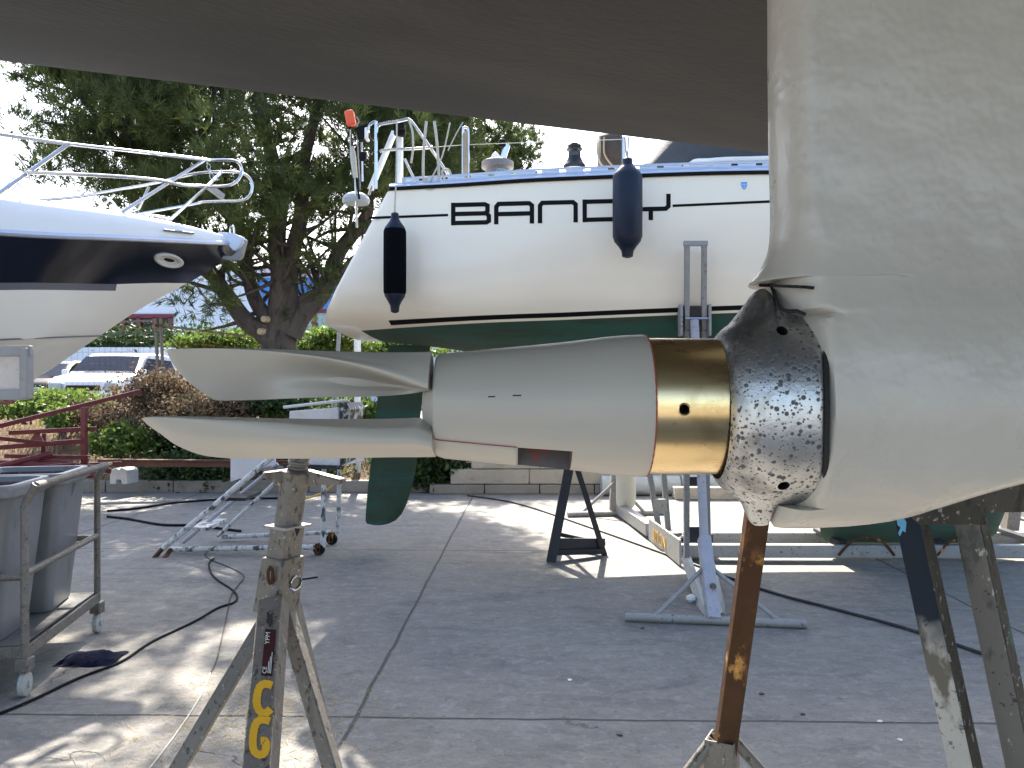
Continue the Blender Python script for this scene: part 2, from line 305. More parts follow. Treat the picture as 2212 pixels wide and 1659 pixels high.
# ------------------------------------------------------------------ the yard
def yard_material():
    m = bpy.data.materials.new('yard_concrete'); m.use_nodes = True; n = m.node_tree.nodes; L = m.node_tree.links; b = n['Principled BSDF']
    tc = n.new('ShaderNodeTexCoord')
    def noise(sc, det=6, st=(1,1,1), off=0, rough=.65, dist=0):
        mp = n.new('ShaderNodeMapping'); mp.inputs['Scale'].default_value = st; mp.inputs['Location'].default_value = (off, off, 0); L.new(tc.outputs['Object'], mp.inputs[0])
        t = n.new('ShaderNodeTexNoise'); t.inputs['Scale'].default_value = sc; t.inputs['Detail'].default_value = det; t.inputs['Roughness'].default_value = rough; t.inputs['Distortion'].default_value = dist
        L.new(mp.outputs[0], t.inputs[0]); return t.outputs[0]
    def ramp(src, lo, hi, a=0., c=1.):
        r = n.new('ShaderNodeMapRange'); r.inputs[1].default_value = lo; r.inputs[2].default_value = hi; r.inputs[3].default_value = a; r.inputs[4].default_value = c; L.new(src, r.inputs[0]); return r.outputs[0]
    def mix(f, a, c, mode='MIX'):
        x = n.new('ShaderNodeMix'); x.data_type = 'RGBA'; x.blend_type = mode; L.new(f, x.inputs[0])
        for s, k in ((a, 6), (c, 7)):
            if isinstance(s, tuple): x.inputs[k].default_value = rgb(s)
            else: L.new(s, x.inputs[k])
        return x.outputs[2]
    def math_(op, a, c=None):
        q = n.new('ShaderNodeMath'); q.operation = op
        for s, k in ((a, 0), (c, 1)):
            if s is None: continue
            if isinstance(s, (int, float)): q.inputs[k].default_value = s
            else: L.new(s, q.inputs[k])
        return q.outputs[0]
    col = mix(ramp(noise(.6, 6), .3, .7), (.228,.214,.192), (.30,.28,.248))
    col = mix(ramp(noise(3.5, 9, (1,1.6,1), 3, .8), .40, .62, 0, .75), col, (.172,.162,.150))
    col = mix(ramp(noise(1.3, 9, (1,2.4,1), 8, .75, .6), .52, .70, 0, .8), col, (.10,.10,.105))
    col = mix(ramp(noise(2.1, 9, (1,1.5,1), 15, .7), .60, .76, 0, .8), col, (.30,.30,.29))
    col = mix(ramp(noise(17, 6, (1,1,1), 21, .75), .56, .72, 0, .75), col, (.08,.08,.082))
    col = mix(ramp(noise(70, 3, (1,1,1), 31), .62, .75, 0, .7), col, (.12,.12,.12))
    col = mix(ramp(noise(55, 2, (1,1,1), 41), .71, .76, 0, .9), col, (.55,.55,.54))
    col = mix(ramp(noise(5, 6, (.5,1.4,1), 51, .7, 1.), .66, .74, 0, .6), col, (.17,.11,.075))
    col = mix(ramp(noise(28, 7, (1,1,1), 91, .8), .45, .62, 0, .28), col, (.13,.128,.125))
    col = mix(ramp(noise(11, 7, (1,1,1), 97, .8), .52, .64, 0, .5), col, (.36,.355,.34))
    # slab joints (4 m grid turned 1.4 degrees)
    mp = n.new('ShaderNodeMapping'); mp.inputs['Rotation'].default_value = (0, 0, math.radians(1.4)); L.new(tc.outputs['Object'], mp.inputs[0])
    wob = noise(2.2, 3, (1,1,1), 60); 
    sp = n.new('ShaderNodeSeparateXYZ'); L.new(mp.outputs[0], sp.inputs[0]); J = None
    for k, off in ((0, .83), (1, .03)):
        a = math_('ADD', sp.outputs[k], math_('MULTIPLY', wob, .035)); a = math_('ADD', a, off+400.)
        mod = math_('MODULO', a, 4.); dd = math_('MINIMUM', mod, math_('SUBTRACT', 4., mod))
        j = ramp(dd, .004, .013, 1., 0.); J = j if J is None else math_('MAXIMUM', J, j)
    edge = None
    v = n.new('ShaderNodeTexVoronoi'); v.feature = 'DISTANCE_TO_EDGE'; v.inputs['Scale'].default_value = .42
    dv = n.new('ShaderNodeVectorMath'); dv.operation = 'ADD'; wn = n.new('ShaderNodeTexNoise'); wn.inputs['Scale'].default_value = 1.6; wn.inputs['Detail'].default_value = 6; L.new(tc.outputs['Object'], wn.inputs[0])
    L.new(tc.outputs['Object'], dv.inputs[0]); L.new(wn.outputs[1], dv.inputs[1]); L.new(dv.outputs[0], v.inputs[0])
    crack = math_('MULTIPLY', ramp(v.outputs[0], .0005, .003, 1., 0.), ramp(noise(.8, 2, (1,1,1), 70), .57, .62))
    allj = math_('MAXIMUM', J, math_('MULTIPLY', crack, .7))
    col = mix(allj, col, (.085,.08,.07))
    L.new(col, b.inputs['Base Color']); b.inputs['Roughness'].default_value = .82; b.inputs['Specular IOR Level'].default_value = .3
    hh = math_('SUBTRACT', math_('ADD', math_('MULTIPLY', noise(9, 8, (1,1,1), 80, .75), .5), math_('MULTIPLY', noise(60, 3), .12)), math_('MULTIPLY', allj, .5))
    bp = n.new('ShaderNodeBump'); bp.inputs['Strength'].default_value = .8; bp.inputs['Distance'].default_value = .03; L.new(hh, bp.inputs['Height']); L.new(bp.outputs[0], b.inputs['Normal'])
    return m
g = MB(); g.grid([[(x, y, 0) for x in (-60, -20, 0, 20, 60)] for y in (-60, -20, 0, 12.3)])
o = g.build('concrete_yard', yard_material(), base=(0,0,0)); tag(o, kind='structure')
# land behind the yard: bank, then the car park, out to the horizon
def bank_z(x, y):
    t = min(1, max(0, (y-12.35)/3.2)); s = t*t*(3-2*t); top = 1.15+.25*math.sin(x*.7)+.18*math.sin(x*1.9+1)
    if x > -1.0: top = lerp(top, .35, min(1, (x+1.0)/3))
    dn = min(1, max(0, (y-16.5)/2.5)); z = .12+(top-.12)*s; z = lerp(z, .8, dn)
    if y < 17: z += .07*math.sin(x*5.1+y*3)*s+.05*math.sin(x*11+y*7)*s
    return z
g = MB(); ys = [12.3+i*.18 for i in range(40)]
g.grid([[(x*.25-16, y, bank_z(x*.25-16, y)) for x in range(130)] for y in ys]); 
o = g.build('bank', M['soil']); tag(o, kind='structure')
g = MB(); g.grid([[(x, y, .8) for x in (-400, -16, 16.3, 400)] for y in (19.3, 60, 400)]); g.grid([[(x, y, .8) for x in (16.24, 400)] for y in (12.3, 19.3)]); g.grid([[(x, y, .8) for x in (-400, -16)] for y in (12.3, 19.3)])
o = g.build('car_park', M['asphalt']); tag(o, kind='structure')
g = MB()
for k in range(32): x0 = -16+k; g.bar((x0+.006, 12.3, .085), (x0+.994, 12.3, .085), .16, .17, (0,0,1))
o = g.build('kerb', M['kerbstone'], bevel=.01); tag(o, kind='structure')
# ------------------------------------------------------------------ the boat we stand under
D0 = .55; PX = D0/F
boat = thing('sailboat', (1.0, .55, 1.2), 'dark grey sailboat hull overhead with pale grey drive leg and folded propeller', 'sailboat')
def own_z(x, y):
    dy = abs(y-.55); z0 = 1.6+.447-.120*x
    if x < -1.5: z0 += .03*(x+1.5)**2
    return z0+.085*dy*dy+(.55*max(0, dy-1.35)**2.0)
rows = []
for i in range(49):
    x = -4.2+i*.24; sc = 1 if x < 3 else max(.02, 1-((x-3)/4.4)**2); r = []
    for k in range(-16, 17):
        t = k/16; dy = 1.9*math.sin(t*math.pi/2)*sc
        z = own_z(x, .55+dy/sc*1.0)+(0 if x < 3 else .05*(x-3)**1.5); r.append(Vector((x, .55+dy, z)))
    top = 3.45+.03*x
    r = [Vector((x, r[0].y, top))]+[Vector((x, r[0].y+.0, lerp(r[0].z, top, .5)))]+r+[Vector((x, r[-1].y, lerp(r[-1].z, top, .5)))]+[Vector((x, r[-1].y, top))]
    rows.append(r)
g = MB(); g.grid(rows); g.add([rows[0][j] for j in range(len(rows[0]))], [tuple(range(len(rows[0])))]); 
for i in range(48): g.add([rows[i][0], rows[i][-1], rows[i+1][-1], rows[i+1][0]], [(0,1,2,3)])
g.build('hull', M['hull_dark'], boat, dbl=True, angle=60)

# drive leg: horizontal slices, foil outline growing into the torpedo
def leg_left(v):
    return smooth_interp(v, [-420,0,300,470,530,575,600,613.5,614.5,680,690,1083,1086,1120,1138], [1668,1669,1671,1675,1668,1650,1632,1622,1668,1676,1702,1702,1666,1664,1672])
def leg_right(v):
    return smooth_interp(v, [-420,0,400,650,780,880,960,1025,1050,1080,1110,1128,1138], [2360,2360,2400,2520,2620,2640,2480,2200,2110,2030,1950,1860,1760])
def leg_t(v):
    return smooth_interp(v, [-420,0,400,550,620,690,780,885,980,1040,1085,1110,1130,1138], [.040,.040,.041,.044,.048,.055,.062,.0655,.060,.050,.036,.027,.015,.006])
vs = list(range(-420, 400, 40))+list(range(400, 600, 10))+[600,606,611,613.5,614.6,620,630,640,655,670,679,684,690]+list(range(700,1080,12))+[1080,1083,1086,1092,1100,1108,1116,1124,1130,1135,1138]
def leg_pt(v, s, side):
    uL, uR, t = leg_left(v), leg_right(v), leg_t(v); L_ = uR-uL
    px = s*L_; a = 46 if v < 614 else (60 if v < 1083 else 40)         # blunt trailing end, in pixels
    if v > 690 and v < 1083: a = 26
    if v < 614: f = min(1, (1-(1-min(px/ (a+60*max(0,(v-480)/134)),1))**2)**.5*.86+.14*min(1, px/260.))
    else: f = (1-(1-min(px/a, 1))**2)**.5*.955+.045*min(1, px/200.)
    q = (1-s); f *= (1-(1-min(q/.30, 1))**2)**.5
    z = H-(v-CV)*PX; return Vector(((uL+px-CU)*PX, D0+side*t*f, z))
ss = [0]+[((i/44)**2.0) for i in range(1, 44)]+[1]
g = MB(); rows = []
for v in vs:
    fr = [leg_pt(v, s, -1) for s in ss]; bk = [leg_pt(v, s, 1) for s in reversed(ss[1:-1])]
    for p in fr+bk:
        nz = mnoise.noise(Vector((p.x*14, p.z*9, p.y*3)))*.0012+mnoise.noise(Vector((p.x*40, p.z*30, 0)))*.0005
        p.y += nz if p.y < D0 else -nz
    rows.append(fr+bk)
g.grid(rows, True, True)
leg = g.build('drive_leg', M['grey_paint'], boat, angle=50)
def leg_surf(u, v):
    uL, uR = leg_left(v), leg_right(v); q = leg_pt(v, max(0, min(1, (u-uL)/(uR-uL))), -1)
    return q
def seam_on(pts, r, f, off=.0):
    g = MB(); out = []
    for (u, v) in pts:
        q = f(u, v); out.append(Vector((q.x, q.y-off, q.z)))
    g.tube(out, r, 6); return g
# black seams around the housing joint; a point given by where it shows is moved out along the view ray onto the surface
def shown(u, v):
    y = D0-.045
    for _ in range(8):
        zz = H-(v-CV)/F*y; xx = (u-CU)/F*y; vv = CV+(H-zz)/PX; uu = CU+xx/PX; y = leg_surf(uu, vv).y
    return Vector(((u-CU)/F*y, y, H-(v-CV)/F*y))
def dense(pts, k=8): return [(lerp(a[0], b[0], t/k), lerp(a[1], b[1], t/k)) for a, b in zip(pts[:-1], pts[1:]) for t in range(k)]+[pts[-1]]
g = MB(); g.tube([shown(u, v) for u, v in dense([(1640,616),(1690,618),(1740,620),(1758,622)])], .0011, 6)
g.build('seam', M['gap'], boat)
# anode ring
AX = Vector((0, D0, H-(884-CV)*PX))
def anode_r(u, a):
    base = smooth_interp(u, [1546,1556,1575,1600,1650,1735,1742], [150,168,182,194,203,204,200])
    up = math.exp(-((a-math.pi/2)/.42)**2); dn = math.exp(-((a+math.pi/2)/.17)**2)
    lug_u = smooth_interp(u, [1575,1590,1610,1630,1645,1665,1690,1742], [0,10,30,52,58,40,14,0])
    lug_d = smooth_interp(u, [1596,1606,1616,1630,1655,1662,1668], [0,16,40,50,48,36,0])
    return (base+lug_u*up+lug_d*dn)*PX
g = MB(); us = [1546,1550,1556,1565,1575,1585,1592,1600,1606,1612,1618,1625,1632,1640,1648,1656,1662,1668,1680,1695,1712,1728,1738,1742]; rows = []
for u in us:
    r = []
    for k in range(120):
        a = 2*math.pi*k/120; cc = math.cos(a); rr = anode_r(u, a if a < math.pi else a-2*math.pi)
        shift = -.009*cc*max(0, cc)*((u-1546)/190.) - .002*cc
        r.append(Vector(((u-CU)*PX+shift, D0-rr*cc, AX.z+rr*math.sin(a))))
    rows.append(r)
rows.append([Vector(((1742-CU)*PX-.009*max(0, math.cos(2*math.pi*k/120)), D0-.04*math.cos(2*math.pi*k/120), AX.z+.04*math.sin(2*math.pi*k/120))) for k in range(120)])
rows.insert(0, [Vector(((1552-CU)*PX, D0-.0468*math.cos(2*math.pi*k/120), AX.z+.0468*math.sin(2*math.pi*k/120))) for k in range(120)])
rows.insert(0, [Vector(((1600-CU)*PX, D0-.0462*math.cos(2*math.pi*k/120), AX.z+.0462*math.sin(2*math.pi*k/120))) for k in range(120)])
g.grid(rows, True, True)
anode = g.build('anode_ring', M['anode'], boat, angle=50)
for (u, v) in ((1698, 733), (1698, 1029)):
    c = MB(); y = D0-.047; q = P(u, v, y); c.lathe(q+Vector((0,.03,0)), (0, -1, (1 if v < 884 else -1)*.25), [(-.012, .0036), (.06, .0036)], 20); carve(anode, c, M['gap'])
    c = MB(); c.lathe(q+Vector((0,.0,0)), (0, -1, (1 if v < 884 else -1)*.55), [(.0005, .0030), (.012, .0065)], 20); 
# joint between anode and leg
g = MB(); pts = []
for k in range(-34, 37):
    a = math.radians(k*2.3); rr = 206*PX; pts.append(Vector(((1742-CU)*PX-.0088*math.cos(a)**2, D0-rr*math.cos(a), AX.z+rr*math.sin(a))))
g = MB(); pts = []
for k in range(-40, 41):
    a = math.radians(k*2.0); c = math.cos(a); pts.append(Vector(((1744-CU)*PX-.0093*c*c-.002*c+.0006, D0-203.5*PX*c, AX.z+203.5*PX*math.sin(a))))
g.tube(pts, .0016, 8)
g.tube([shown(u, v) for u, v in dense([(1667,618),(1672,632),(1679,652),(1686,668),(1700,672),(1722,672),(1740,680)])], .0013, 6)
g.build('joint_seal', M['gap'], boat)
g = MB(); g.lathe(AX+Vector(((1590-CU)*PX,0,0)), (1,0,0), [(0,.0448),(.001,.0475),(.004,.0478),(.006,.046)], 60); g.build('seal_lip', M['deckwood'], boat)
# brass sleeve
g = MB(); g.lathe(Vector(((1390-CU)*PX, D0, H-(876.5-CV)*PX)), (1,0,-.006), [(0,.0440),(.003,.0449),(.0655,.0449),(.068,.0440)], 120)
br = g.build('brass_sleeve', M['brass'], boat)
c = MB(); q = P(1478.5, 884, D0-.045); c.lathe(q, (0,1,-.02), [(-.01,.0031),(.015,.0031)], 24); carve(br, c, M['gap'])
g = MB(); q = P(1478.5, 884, D0-.0448)
g.lathe(q, (0,1,-.02), [(-.0002,.0031),(-.0005,.0034),(-.0003,.0039),(.0006,.0042)], 28, caps=False); g.build('hole_rim', M['brass'], boat)
# propeller hub (truncated cone) with its slot
HC0 = H-(876-CV)*PX
def hub_r(u): return smooth_interp(u, [944,948,1000,1200,1385,1392], [106,110,116,135,153,152])*PX
def hub_c(u): return H-(smooth_interp(u, [944,1390], [876,876])-CV)*PX
def hub_pt(u, a, k=1., add=0.):
    r = hub_r(u)*k+add; return Vector(((u-CU)*PX, D0-r*math.cos(a), hub_c(u)+r*math.sin(a)))
us = [944,948,960,980,1000,1040,1080,1116,1150,1190,1230,1270,1310,1350,1380,1388,1392]
g = MB(); A = [2*math.pi*k/96 for k in range(96)]
rows = [[hub_pt(944, a, .05) for a in A]]+[[hub_pt(u, a) for a in A] for u in us]+[[hub_pt(1392, a, .9) for a in A]]
rows.append([hub_pt(1388, a, .9) for a in A]); g.grid(rows, True, True)
hub = g.build('propeller_hub', M['prop_paint'], boat, angle=32)
c = MB(); a0, a1 = math.radians(-41), math.radians(-84); n = 8
ring = lambda u, rr: [hub_pt(u, lerp(a0, a1, k/n), rr) for k in range(n+1)]
pl = ring(1118, 1.3)+list(reversed(ring(1118, .50))); pr = ring(1229, 1.3)+list(reversed(ring(1229, .50)))
c.add(pl+pr, [tuple(range(len(pl))), tuple(range(2*len(pl)-1, len(pl)-1, -1))]+[(j, j+len(pl), (j+1) % len(pl)+len(pl), (j+1) % len(pl)) for j in range(len(pl))])
carve(hub, c, M['inside'])
for (u, v, r) in ((1310,1009,.0012),):
    c = MB(); c.lathe(P(u, v, D0-.036), (0,1,.6), [(-.008,r),(.004,r)], 10); carve(hub, c, M['gap'])
for u, v, l in ((1065,855,.0022),(1116,852.5,.0026)):
    a = math.asin((876-v)/(hub_r(u)/PX)); g = MB(); g.tube([hub_pt(u-l/PX, a, 1., -.0001), hub_pt(u+l/PX, a, 1., -.0001)], .0005, 6); g.build('scuff', M['trestle_dark'], boat)
# nose between the blades
g = MB(); g.lathe(Vector(((946-CU)*PX, D0, H-(878-CV)*PX)), (-1,0,0), [(-.004,.0245),(0,.0235),(.004,.0195),(.007,.0150),(.0095,.0105),(.0098,.002)], 40)
g.build('hub_nose', M['prop_paint'], boat)
# raised root plate of the lower blade lying on the hub
g = MB(); rows = []
for u in [941,944,960,980,1000,1040,1080,1110,1116]:
    r = []
    for k in range(25):
        a = math.radians(lerp(-smooth_interp(u,[941,1116],[37.5,40.5]), -140, k/24)); r.append(hub_pt(max(u, 944), a, 1., .0006)+Vector(((u-max(u,944))*PX,0,0)))
    rows.append(r)
g.grid(rows); 
pl = g.build('root_plate', M['prop_paint'], boat); so_ = pl.modifiers.new('s', 'SOLIDIFY'); so_.thickness = .0008; so_.offset = 1
g = MB(); pts = [hub_pt(u, math.radians(-smooth_interp(u,[941,1116],[37.2,40.2])), 1., .0004) for u in range(946, 1117, 10)]; g.tube(pts, .00035, 5); g.build('root_seam', M['redlead'], boat)
g = MB(); pts = [hub_pt(1391, math.radians(k*4), 1., -.0002)+Vector((.0003,0,0)) for k in range(-22, 23)]; g.tube(pts, [.0004+.0003*abs(math.sin(k*1.7)) for k in range(45)], 5); g.build('primer_edge', M['redlead'], boat)

def blade(name, st, yback):
    """st: list of (u, v_top, y_top, v_ridge, y_ridge, y_mid, v_bot, y_bot) with y measured from the blade plane, towards the viewer negative"""
    U = [s[0] for s in st]; N = 60; rows = []
    f = lambda k, u: smooth_interp(u, U, [s[k] for s in st])
    for i in range(N+1):
        t = i/N; u = U[0]+(U[-1]-U[0])*(t**1.6 if t < 1 else 1)
        vt, yt, vr, yr, ym, vb, yb = [f(k, u) for k in range(1, 8)]
        vm = lerp(vr, vb, .45)
        ctrl = [(vt, yt), (lerp(vt, vr, .5), lerp(yt, yr, .72)), (vr, yr), (vm, ym), (lerp(vr, vb, .8), lerp(ym, yb, .62)), (vb, yb)]
        pts = [Vector((0, c[1], c[0])) for c in ctrl]; cur, _ = resample(pts, 1, 7)
        th = interp(u, [U[0], U[0]+60, U[0]+250, U[-1]], yback)
        fr = [(p.z, p.y) for p in cur]; bk = []
        for k in range(1, 9):
            q = k/9; bk.append((lerp(vb, vt, q), lerp(yb, yt, q)+th*math.sin(q*math.pi)**.5+.0006))
        rows.append([Vector(((u-CU)*PX, D0+y, H-(v-CV)*PX)) for v, y in fr+bk])
    g = MB(); g.grid(rows, True, True)
    return g.build(name, M['prop_paint'], boat, angle=70)
b1 = blade('propeller_blade', [
 (359, 757, .000, 758, -.001, .000, 760, .001), (366, 754.5,-.001, 757,-.0025,-.001, 776, .001), (385, 753.5,-.003, 757,-.0045,-.002, 803, .001), (425, 753,-.005, 757,-.0065,-.002, 841, .002), (470, 753,-.007, 758,-.009,-.003, 865.5, .004),
 (540, 754,-.009, 761,-.0115,-.004, 864.5, .006), (620, 756,-.009, 767,-.0140,-.002, 861,-.002), (700, 759,-.010, 777,-.0180, .005, 858,-.004), (780, 761,-.011, 793,-.0235, .010, 857,-.004),
 (850, 762,-.010, 811,-.0290, .004, 854,-.006), (905, 762,-.014, 828,-.0330,-.016, 848,-.012), (936, 761,-.015, 836,-.0345,-.031, 842,-.022)], [.0015,.004,.008,.022])
b2 = blade('propeller_blade', [
 (306, 904, .000, 905, -.001, .000, 906, .001), (316, 900.5, .001, 902,-.0015,.000, 918, .002), (340, 899, .003, 902,-.004,-.002, 936, .003), (380, 899.5,.005, 903,-.0065,-.004, 965, .004), (440, 901, .008, 906,-.010,-.007, 987, .006), (510, 903, .010, 909,-.013,-.011, 992.5, .006),
 (600, 905, .010, 913,-.018,-.018, 992, .004), (700, 906, .008, 919,-.024,-.025, 990,-.002), (800, 905.5,.005, 923,-.029,-.031, 987,-.006), (870, 904, .003, 924,-.0315,-.034, 985.5,-.008), (905, 902, .000, 922,-.032,-.0345, 985.5,-.008), (943, 921,-.018, 936,-.0318,-.0335, 985.5,-.006)], [.0015,.004,.008,.022])
tag(b1, 'upper folded propeller blade'); tag(b2, 'lower folded propeller blade')
# ------------------------------------------------------------------ the white sailboat behind (name on the side)
YC = 7.78
bandy = thing('sailboat', (2.0, YC, 0.1), 'cream sailboat with green bottom and black name on its side', 'sailboat')
def sheer_z(x): return 3.155+.010*(x+1)+.010*max(0, x-2)**2
def half_b(x): return smooth_interp(x, [-1.75,-1.0,0,2,4,6,7.6], [1.12,1.22,1.39,1.53,1.36,.75,.04])
def bot_z(x): return smooth_interp(x, [-1.75,-1.0,0,1,3,5,7,7.6], [2.03,1.97,1.79,1.62,1.50,1.65,2.2,2.9])
def hull_h(x, z):
    t = max(0, min(1, (sheer_z(x)-z)/(sheer_z(x)-bot_z(x)))); return half_b(x)*(1-t**lerp(13, 4.5, max(0, min(1, (x+1.6)/2.0))))**.5
def green_z(x): return 2.093+.031*x
def hull_x(s, z):                       # stern leans: the rail ends further forward than the waterline
    x = -1.56+s*(9.14); f = max(0, 1-s*3)
    k = (z-2.10)*.53 if z > 2.10 else (2.10-z)*1.2
    return x+k*f+ (.35*(z-2.1) if s > .8 else 0)*(s-.8)*5
g = MB(); S = [0,.004,.012,.025,.04]+[.06+i*.025 for i in range(38)]+[1.0]
allrows = []
for s in S:
    x0 = -1.56+s*9.14; r = []; zs_ = sheer_z(x0); gz = green_z(x0); zb = bot_z(x0)
    bt0 = gz+.020; bt1 = gz+.055
    tv = [0,.06,.15,.3,.45,.6,.75,.9,1.]; Z = [lerp(zs_, bt1, t) for t in tv]+[bt0, gz]+[lerp(gz, zb, (1-(1-t)**2)) for t in (.08,.18,.3,.45,.6,.75,.88,1.)]
    rd = (1-min(1, s/.012))
    for z in Z:
        x = hull_x(s, z); y = hull_h(x0, z); y = y*(1-.035*rd**2) ; r.append((x, y, z))
    allrows.append(r)
nz = len(allrows[0])
for side in (-1, 1):
    for i in range(len(S)-1):
        for j in range(nz-1):
            m = 0
            if j == 8: m = 1 if S[i] >= .06 else 0
            if j >= 10: m = 2
            if S[i] < .02 and j >= 10: m = 0
            g.mi = m; q = [allrows[i][j], allrows[i+1][j], allrows[i+1][j+1], allrows[i][j+1]]
            g.add([Vector((p[0], YC+side*p[1], p[2])) for p in q], [(0,1,2,3)])
g.mi = 0
tr = [Vector((p[0], YC-p[1], p[2])) for p in allrows[0]]+[Vector((p[0], YC+p[1], p[2])) for p in reversed(allrows[0][:-1])]
g.add(tr, [tuple(range(len(tr)))])
g.build('hull', [M['cream'], M['black'], M['green_af']], bandy, dbl=True, angle=50)
def x0_of(x, z):
    s = (x+1.56)/9.14
    for _ in range(12): s -= (hull_x(s, z)-x)/9.14
    return -1.56+s*9.14
def onhull(u, v, off=.006):
    d = 6.4
    for _ in range(14):
        p = P(u, v, d); d = YC-hull_h(x0_of(p.x, p.z), p.z)
    p = P(u, v, d-off); return p
# keel, rudder
g = MB(); rows = []
for z, x0, x1, t in ((1.62, 2.55, 4.75, .10), (1.2, 2.72, 4.72, .10), (.8, 2.80, 4.68, .10), (.45, 2.86, 4.62, .11), (.2, 2.88, 4.52, .13), (.14, 2.92, 4.40, .10), (.12, 3.0, 4.3, .06)):
    fr = []
    for k in range(25): s = k/24; fr.append((lerp(x0, x1, s), t*(1-abs(2*s-1)**3)**.6))
    rows.append([Vector((x, YC-.05-h, z)) for x, h in fr]+[Vector((x, YC-.05+h, z)) for x, h in reversed(fr[1:-1])])
g.grid(rows, True, True); g.build('keel', M['green_af'], bandy)
g = MB(); rows = []; dR = 8.0
for v, ul, ur in ((745, 838, 930), (790, 832, 925), (850, 816, 914), (900, 812, 908), (960, 806, 903), (1010, 800, 899), (1050, 795, 890), (1085, 792, 880), (1110, 790, 868), (1124, 789.5, 855), (1131, 792, 840), (1133, 800, 828)):
    a, b = P(ul, v, dR), P(ur, v, dR); n = 14; fr = [(lerp(a.x, b.x, k/n), .045*(1-(k/n)**2.2)*min(1, .25+k/n*3)*(1 if k < n else 0)) for k in range(n+1)]
    fr = [(lerp(b.x, a.x, k/n), .05*math.sin(math.pi*min(1, (k/n)**.6))) for k in range(n+1)]
    rows.append([Vector((x, dR-h, a.z)) for x, h in fr]+[Vector((x, dR+h, a.z)) for x, h in reversed(fr[1:-1])])
g.grid(rows, True, True); g.build('rudder', M['green_af'], bandy)
# rail: aluminium flange, black rubbing strip, slotted toe rail
def sheer_pt(x, dy=0., dz=0.):
    x0 = x0_of(x, sheer_z(x)); return Vector((x, YC-half_b(x0)+dy, sheer_z(x0)+dz))
xs = [-.98+i*.12 for i in range(68)]
g = MB(); g.grid([[sheer_pt(x, -.012, -.004), sheer_pt(x, -.026, .004), sheer_pt(x, -.026, .018), sheer_pt(x, -.012, .024)] for x in xs], False); g.build('rubbing_strip', M['rubber'], bandy)
g = MB(); g.grid([[sheer_pt(x, -.006, .020), sheer_pt(x, -.022, .024), sheer_pt(x, -.020, .038), sheer_pt(x, .01, .052), sheer_pt(x, .012, .06)] for x in xs]); 
g.build('rail_flange', M['alu'], bandy)
g = MB(); x = -.88; k = 0
while x < 6.9:
    for (a, b, open_) in ((x, x+.135, 0), (x+.135, x+.185, 1)):
        for (z0, z1) in ((.058, .070), (.070, .088), (.088, .104)):
            if open_ and z0 == .070: continue
            g.add([sheer_pt(a, .012, z0), sheer_pt(b, .012, z0), sheer_pt(b, .012, z1), sheer_pt(a, .012, z1)], [(0,1,2,3)])
    x += .185
o = g.build('slotted_toe_rail', M['alu'], bandy, dbl=True); s_ = o.modifiers.new('s', 'SOLIDIFY'); s_.thickness = .006
# deck and cabin
g = MB(); rows = []
for s in S:
    x0 = -1.56+s*9.14; x = hull_x(s, sheer_z(x0)); b = half_b(x0)-.02; rows.append([Vector((x, YC+b*k/6, sheer_z(x0)-.01+.05*(1-(k/6)**2))) for k in range(-6, 7)])
g.grid(rows); g.build('deck', M['white_gel'], bandy)
g = MB(); rows = []
for x, w_, h_ in ((.05,1.05,.02),(.25,1.1,.06),(.8,1.12,.10),(1.5,1.12,.14),(2.2,1.1,.22),(3.2,1.1,.30),(4.4,.9,.30),(5.2,.6,.16),(5.6,.4,.02)):
    z = sheer_z(x)+.02; rows.append([Vector((x, YC-w_, z)), Vector((x, YC-w_*.96, z+h_*.8)), Vector((x, YC-w_*.85, z+h_)), Vector((x, YC+w_*.85, z+h_)), Vector((x, YC+w_*.96, z+h_*.8)), Vector((x, YC+w_, z))])
g.grid(rows); g.build('coachroof', M['white_gel'], bandy, bevel=.02)
# letters and lines on the side
def stroke(g, pts, wd, off=.002, step=8):
    pts = [Vector((p[0], p[1], 0)) for p in pts]; n = len(pts); L_, R_ = [], []
    for i in range(n):
        d1 = (pts[i]-pts[i-1]).normalized() if i else (pts[1]-pts[0]).normalized(); d2 = (pts[i+1]-pts[i]).normalized() if i < n-1 else d1
        t = (d1+d2).normalized(); nn = Vector((-t.y, t.x, 0)); k = 1/max(.5, nn.dot(Vector((-d1.y, d1.x, 0))))
        L_.append(pts[i]+nn*wd/2*k); R_.append(pts[i]-nn*wd/2*k)
    for i in range(n-1):
        m = max(1, int((pts[i+1]-pts[i]).length/step)); rws = []
        for q in range(m+1):
            a = L_[i].lerp(L_[i+1], q/m); b = R_[i].lerp(R_[i+1], q/m); rws.append([onhull(a.x, a.y, off), onhull(b.x, b.y, off)])
        g.grid(rws)
def LT(ox, x, y): uu = ox+x; return (uu, 487.0-.0245*(uu-975)-y)
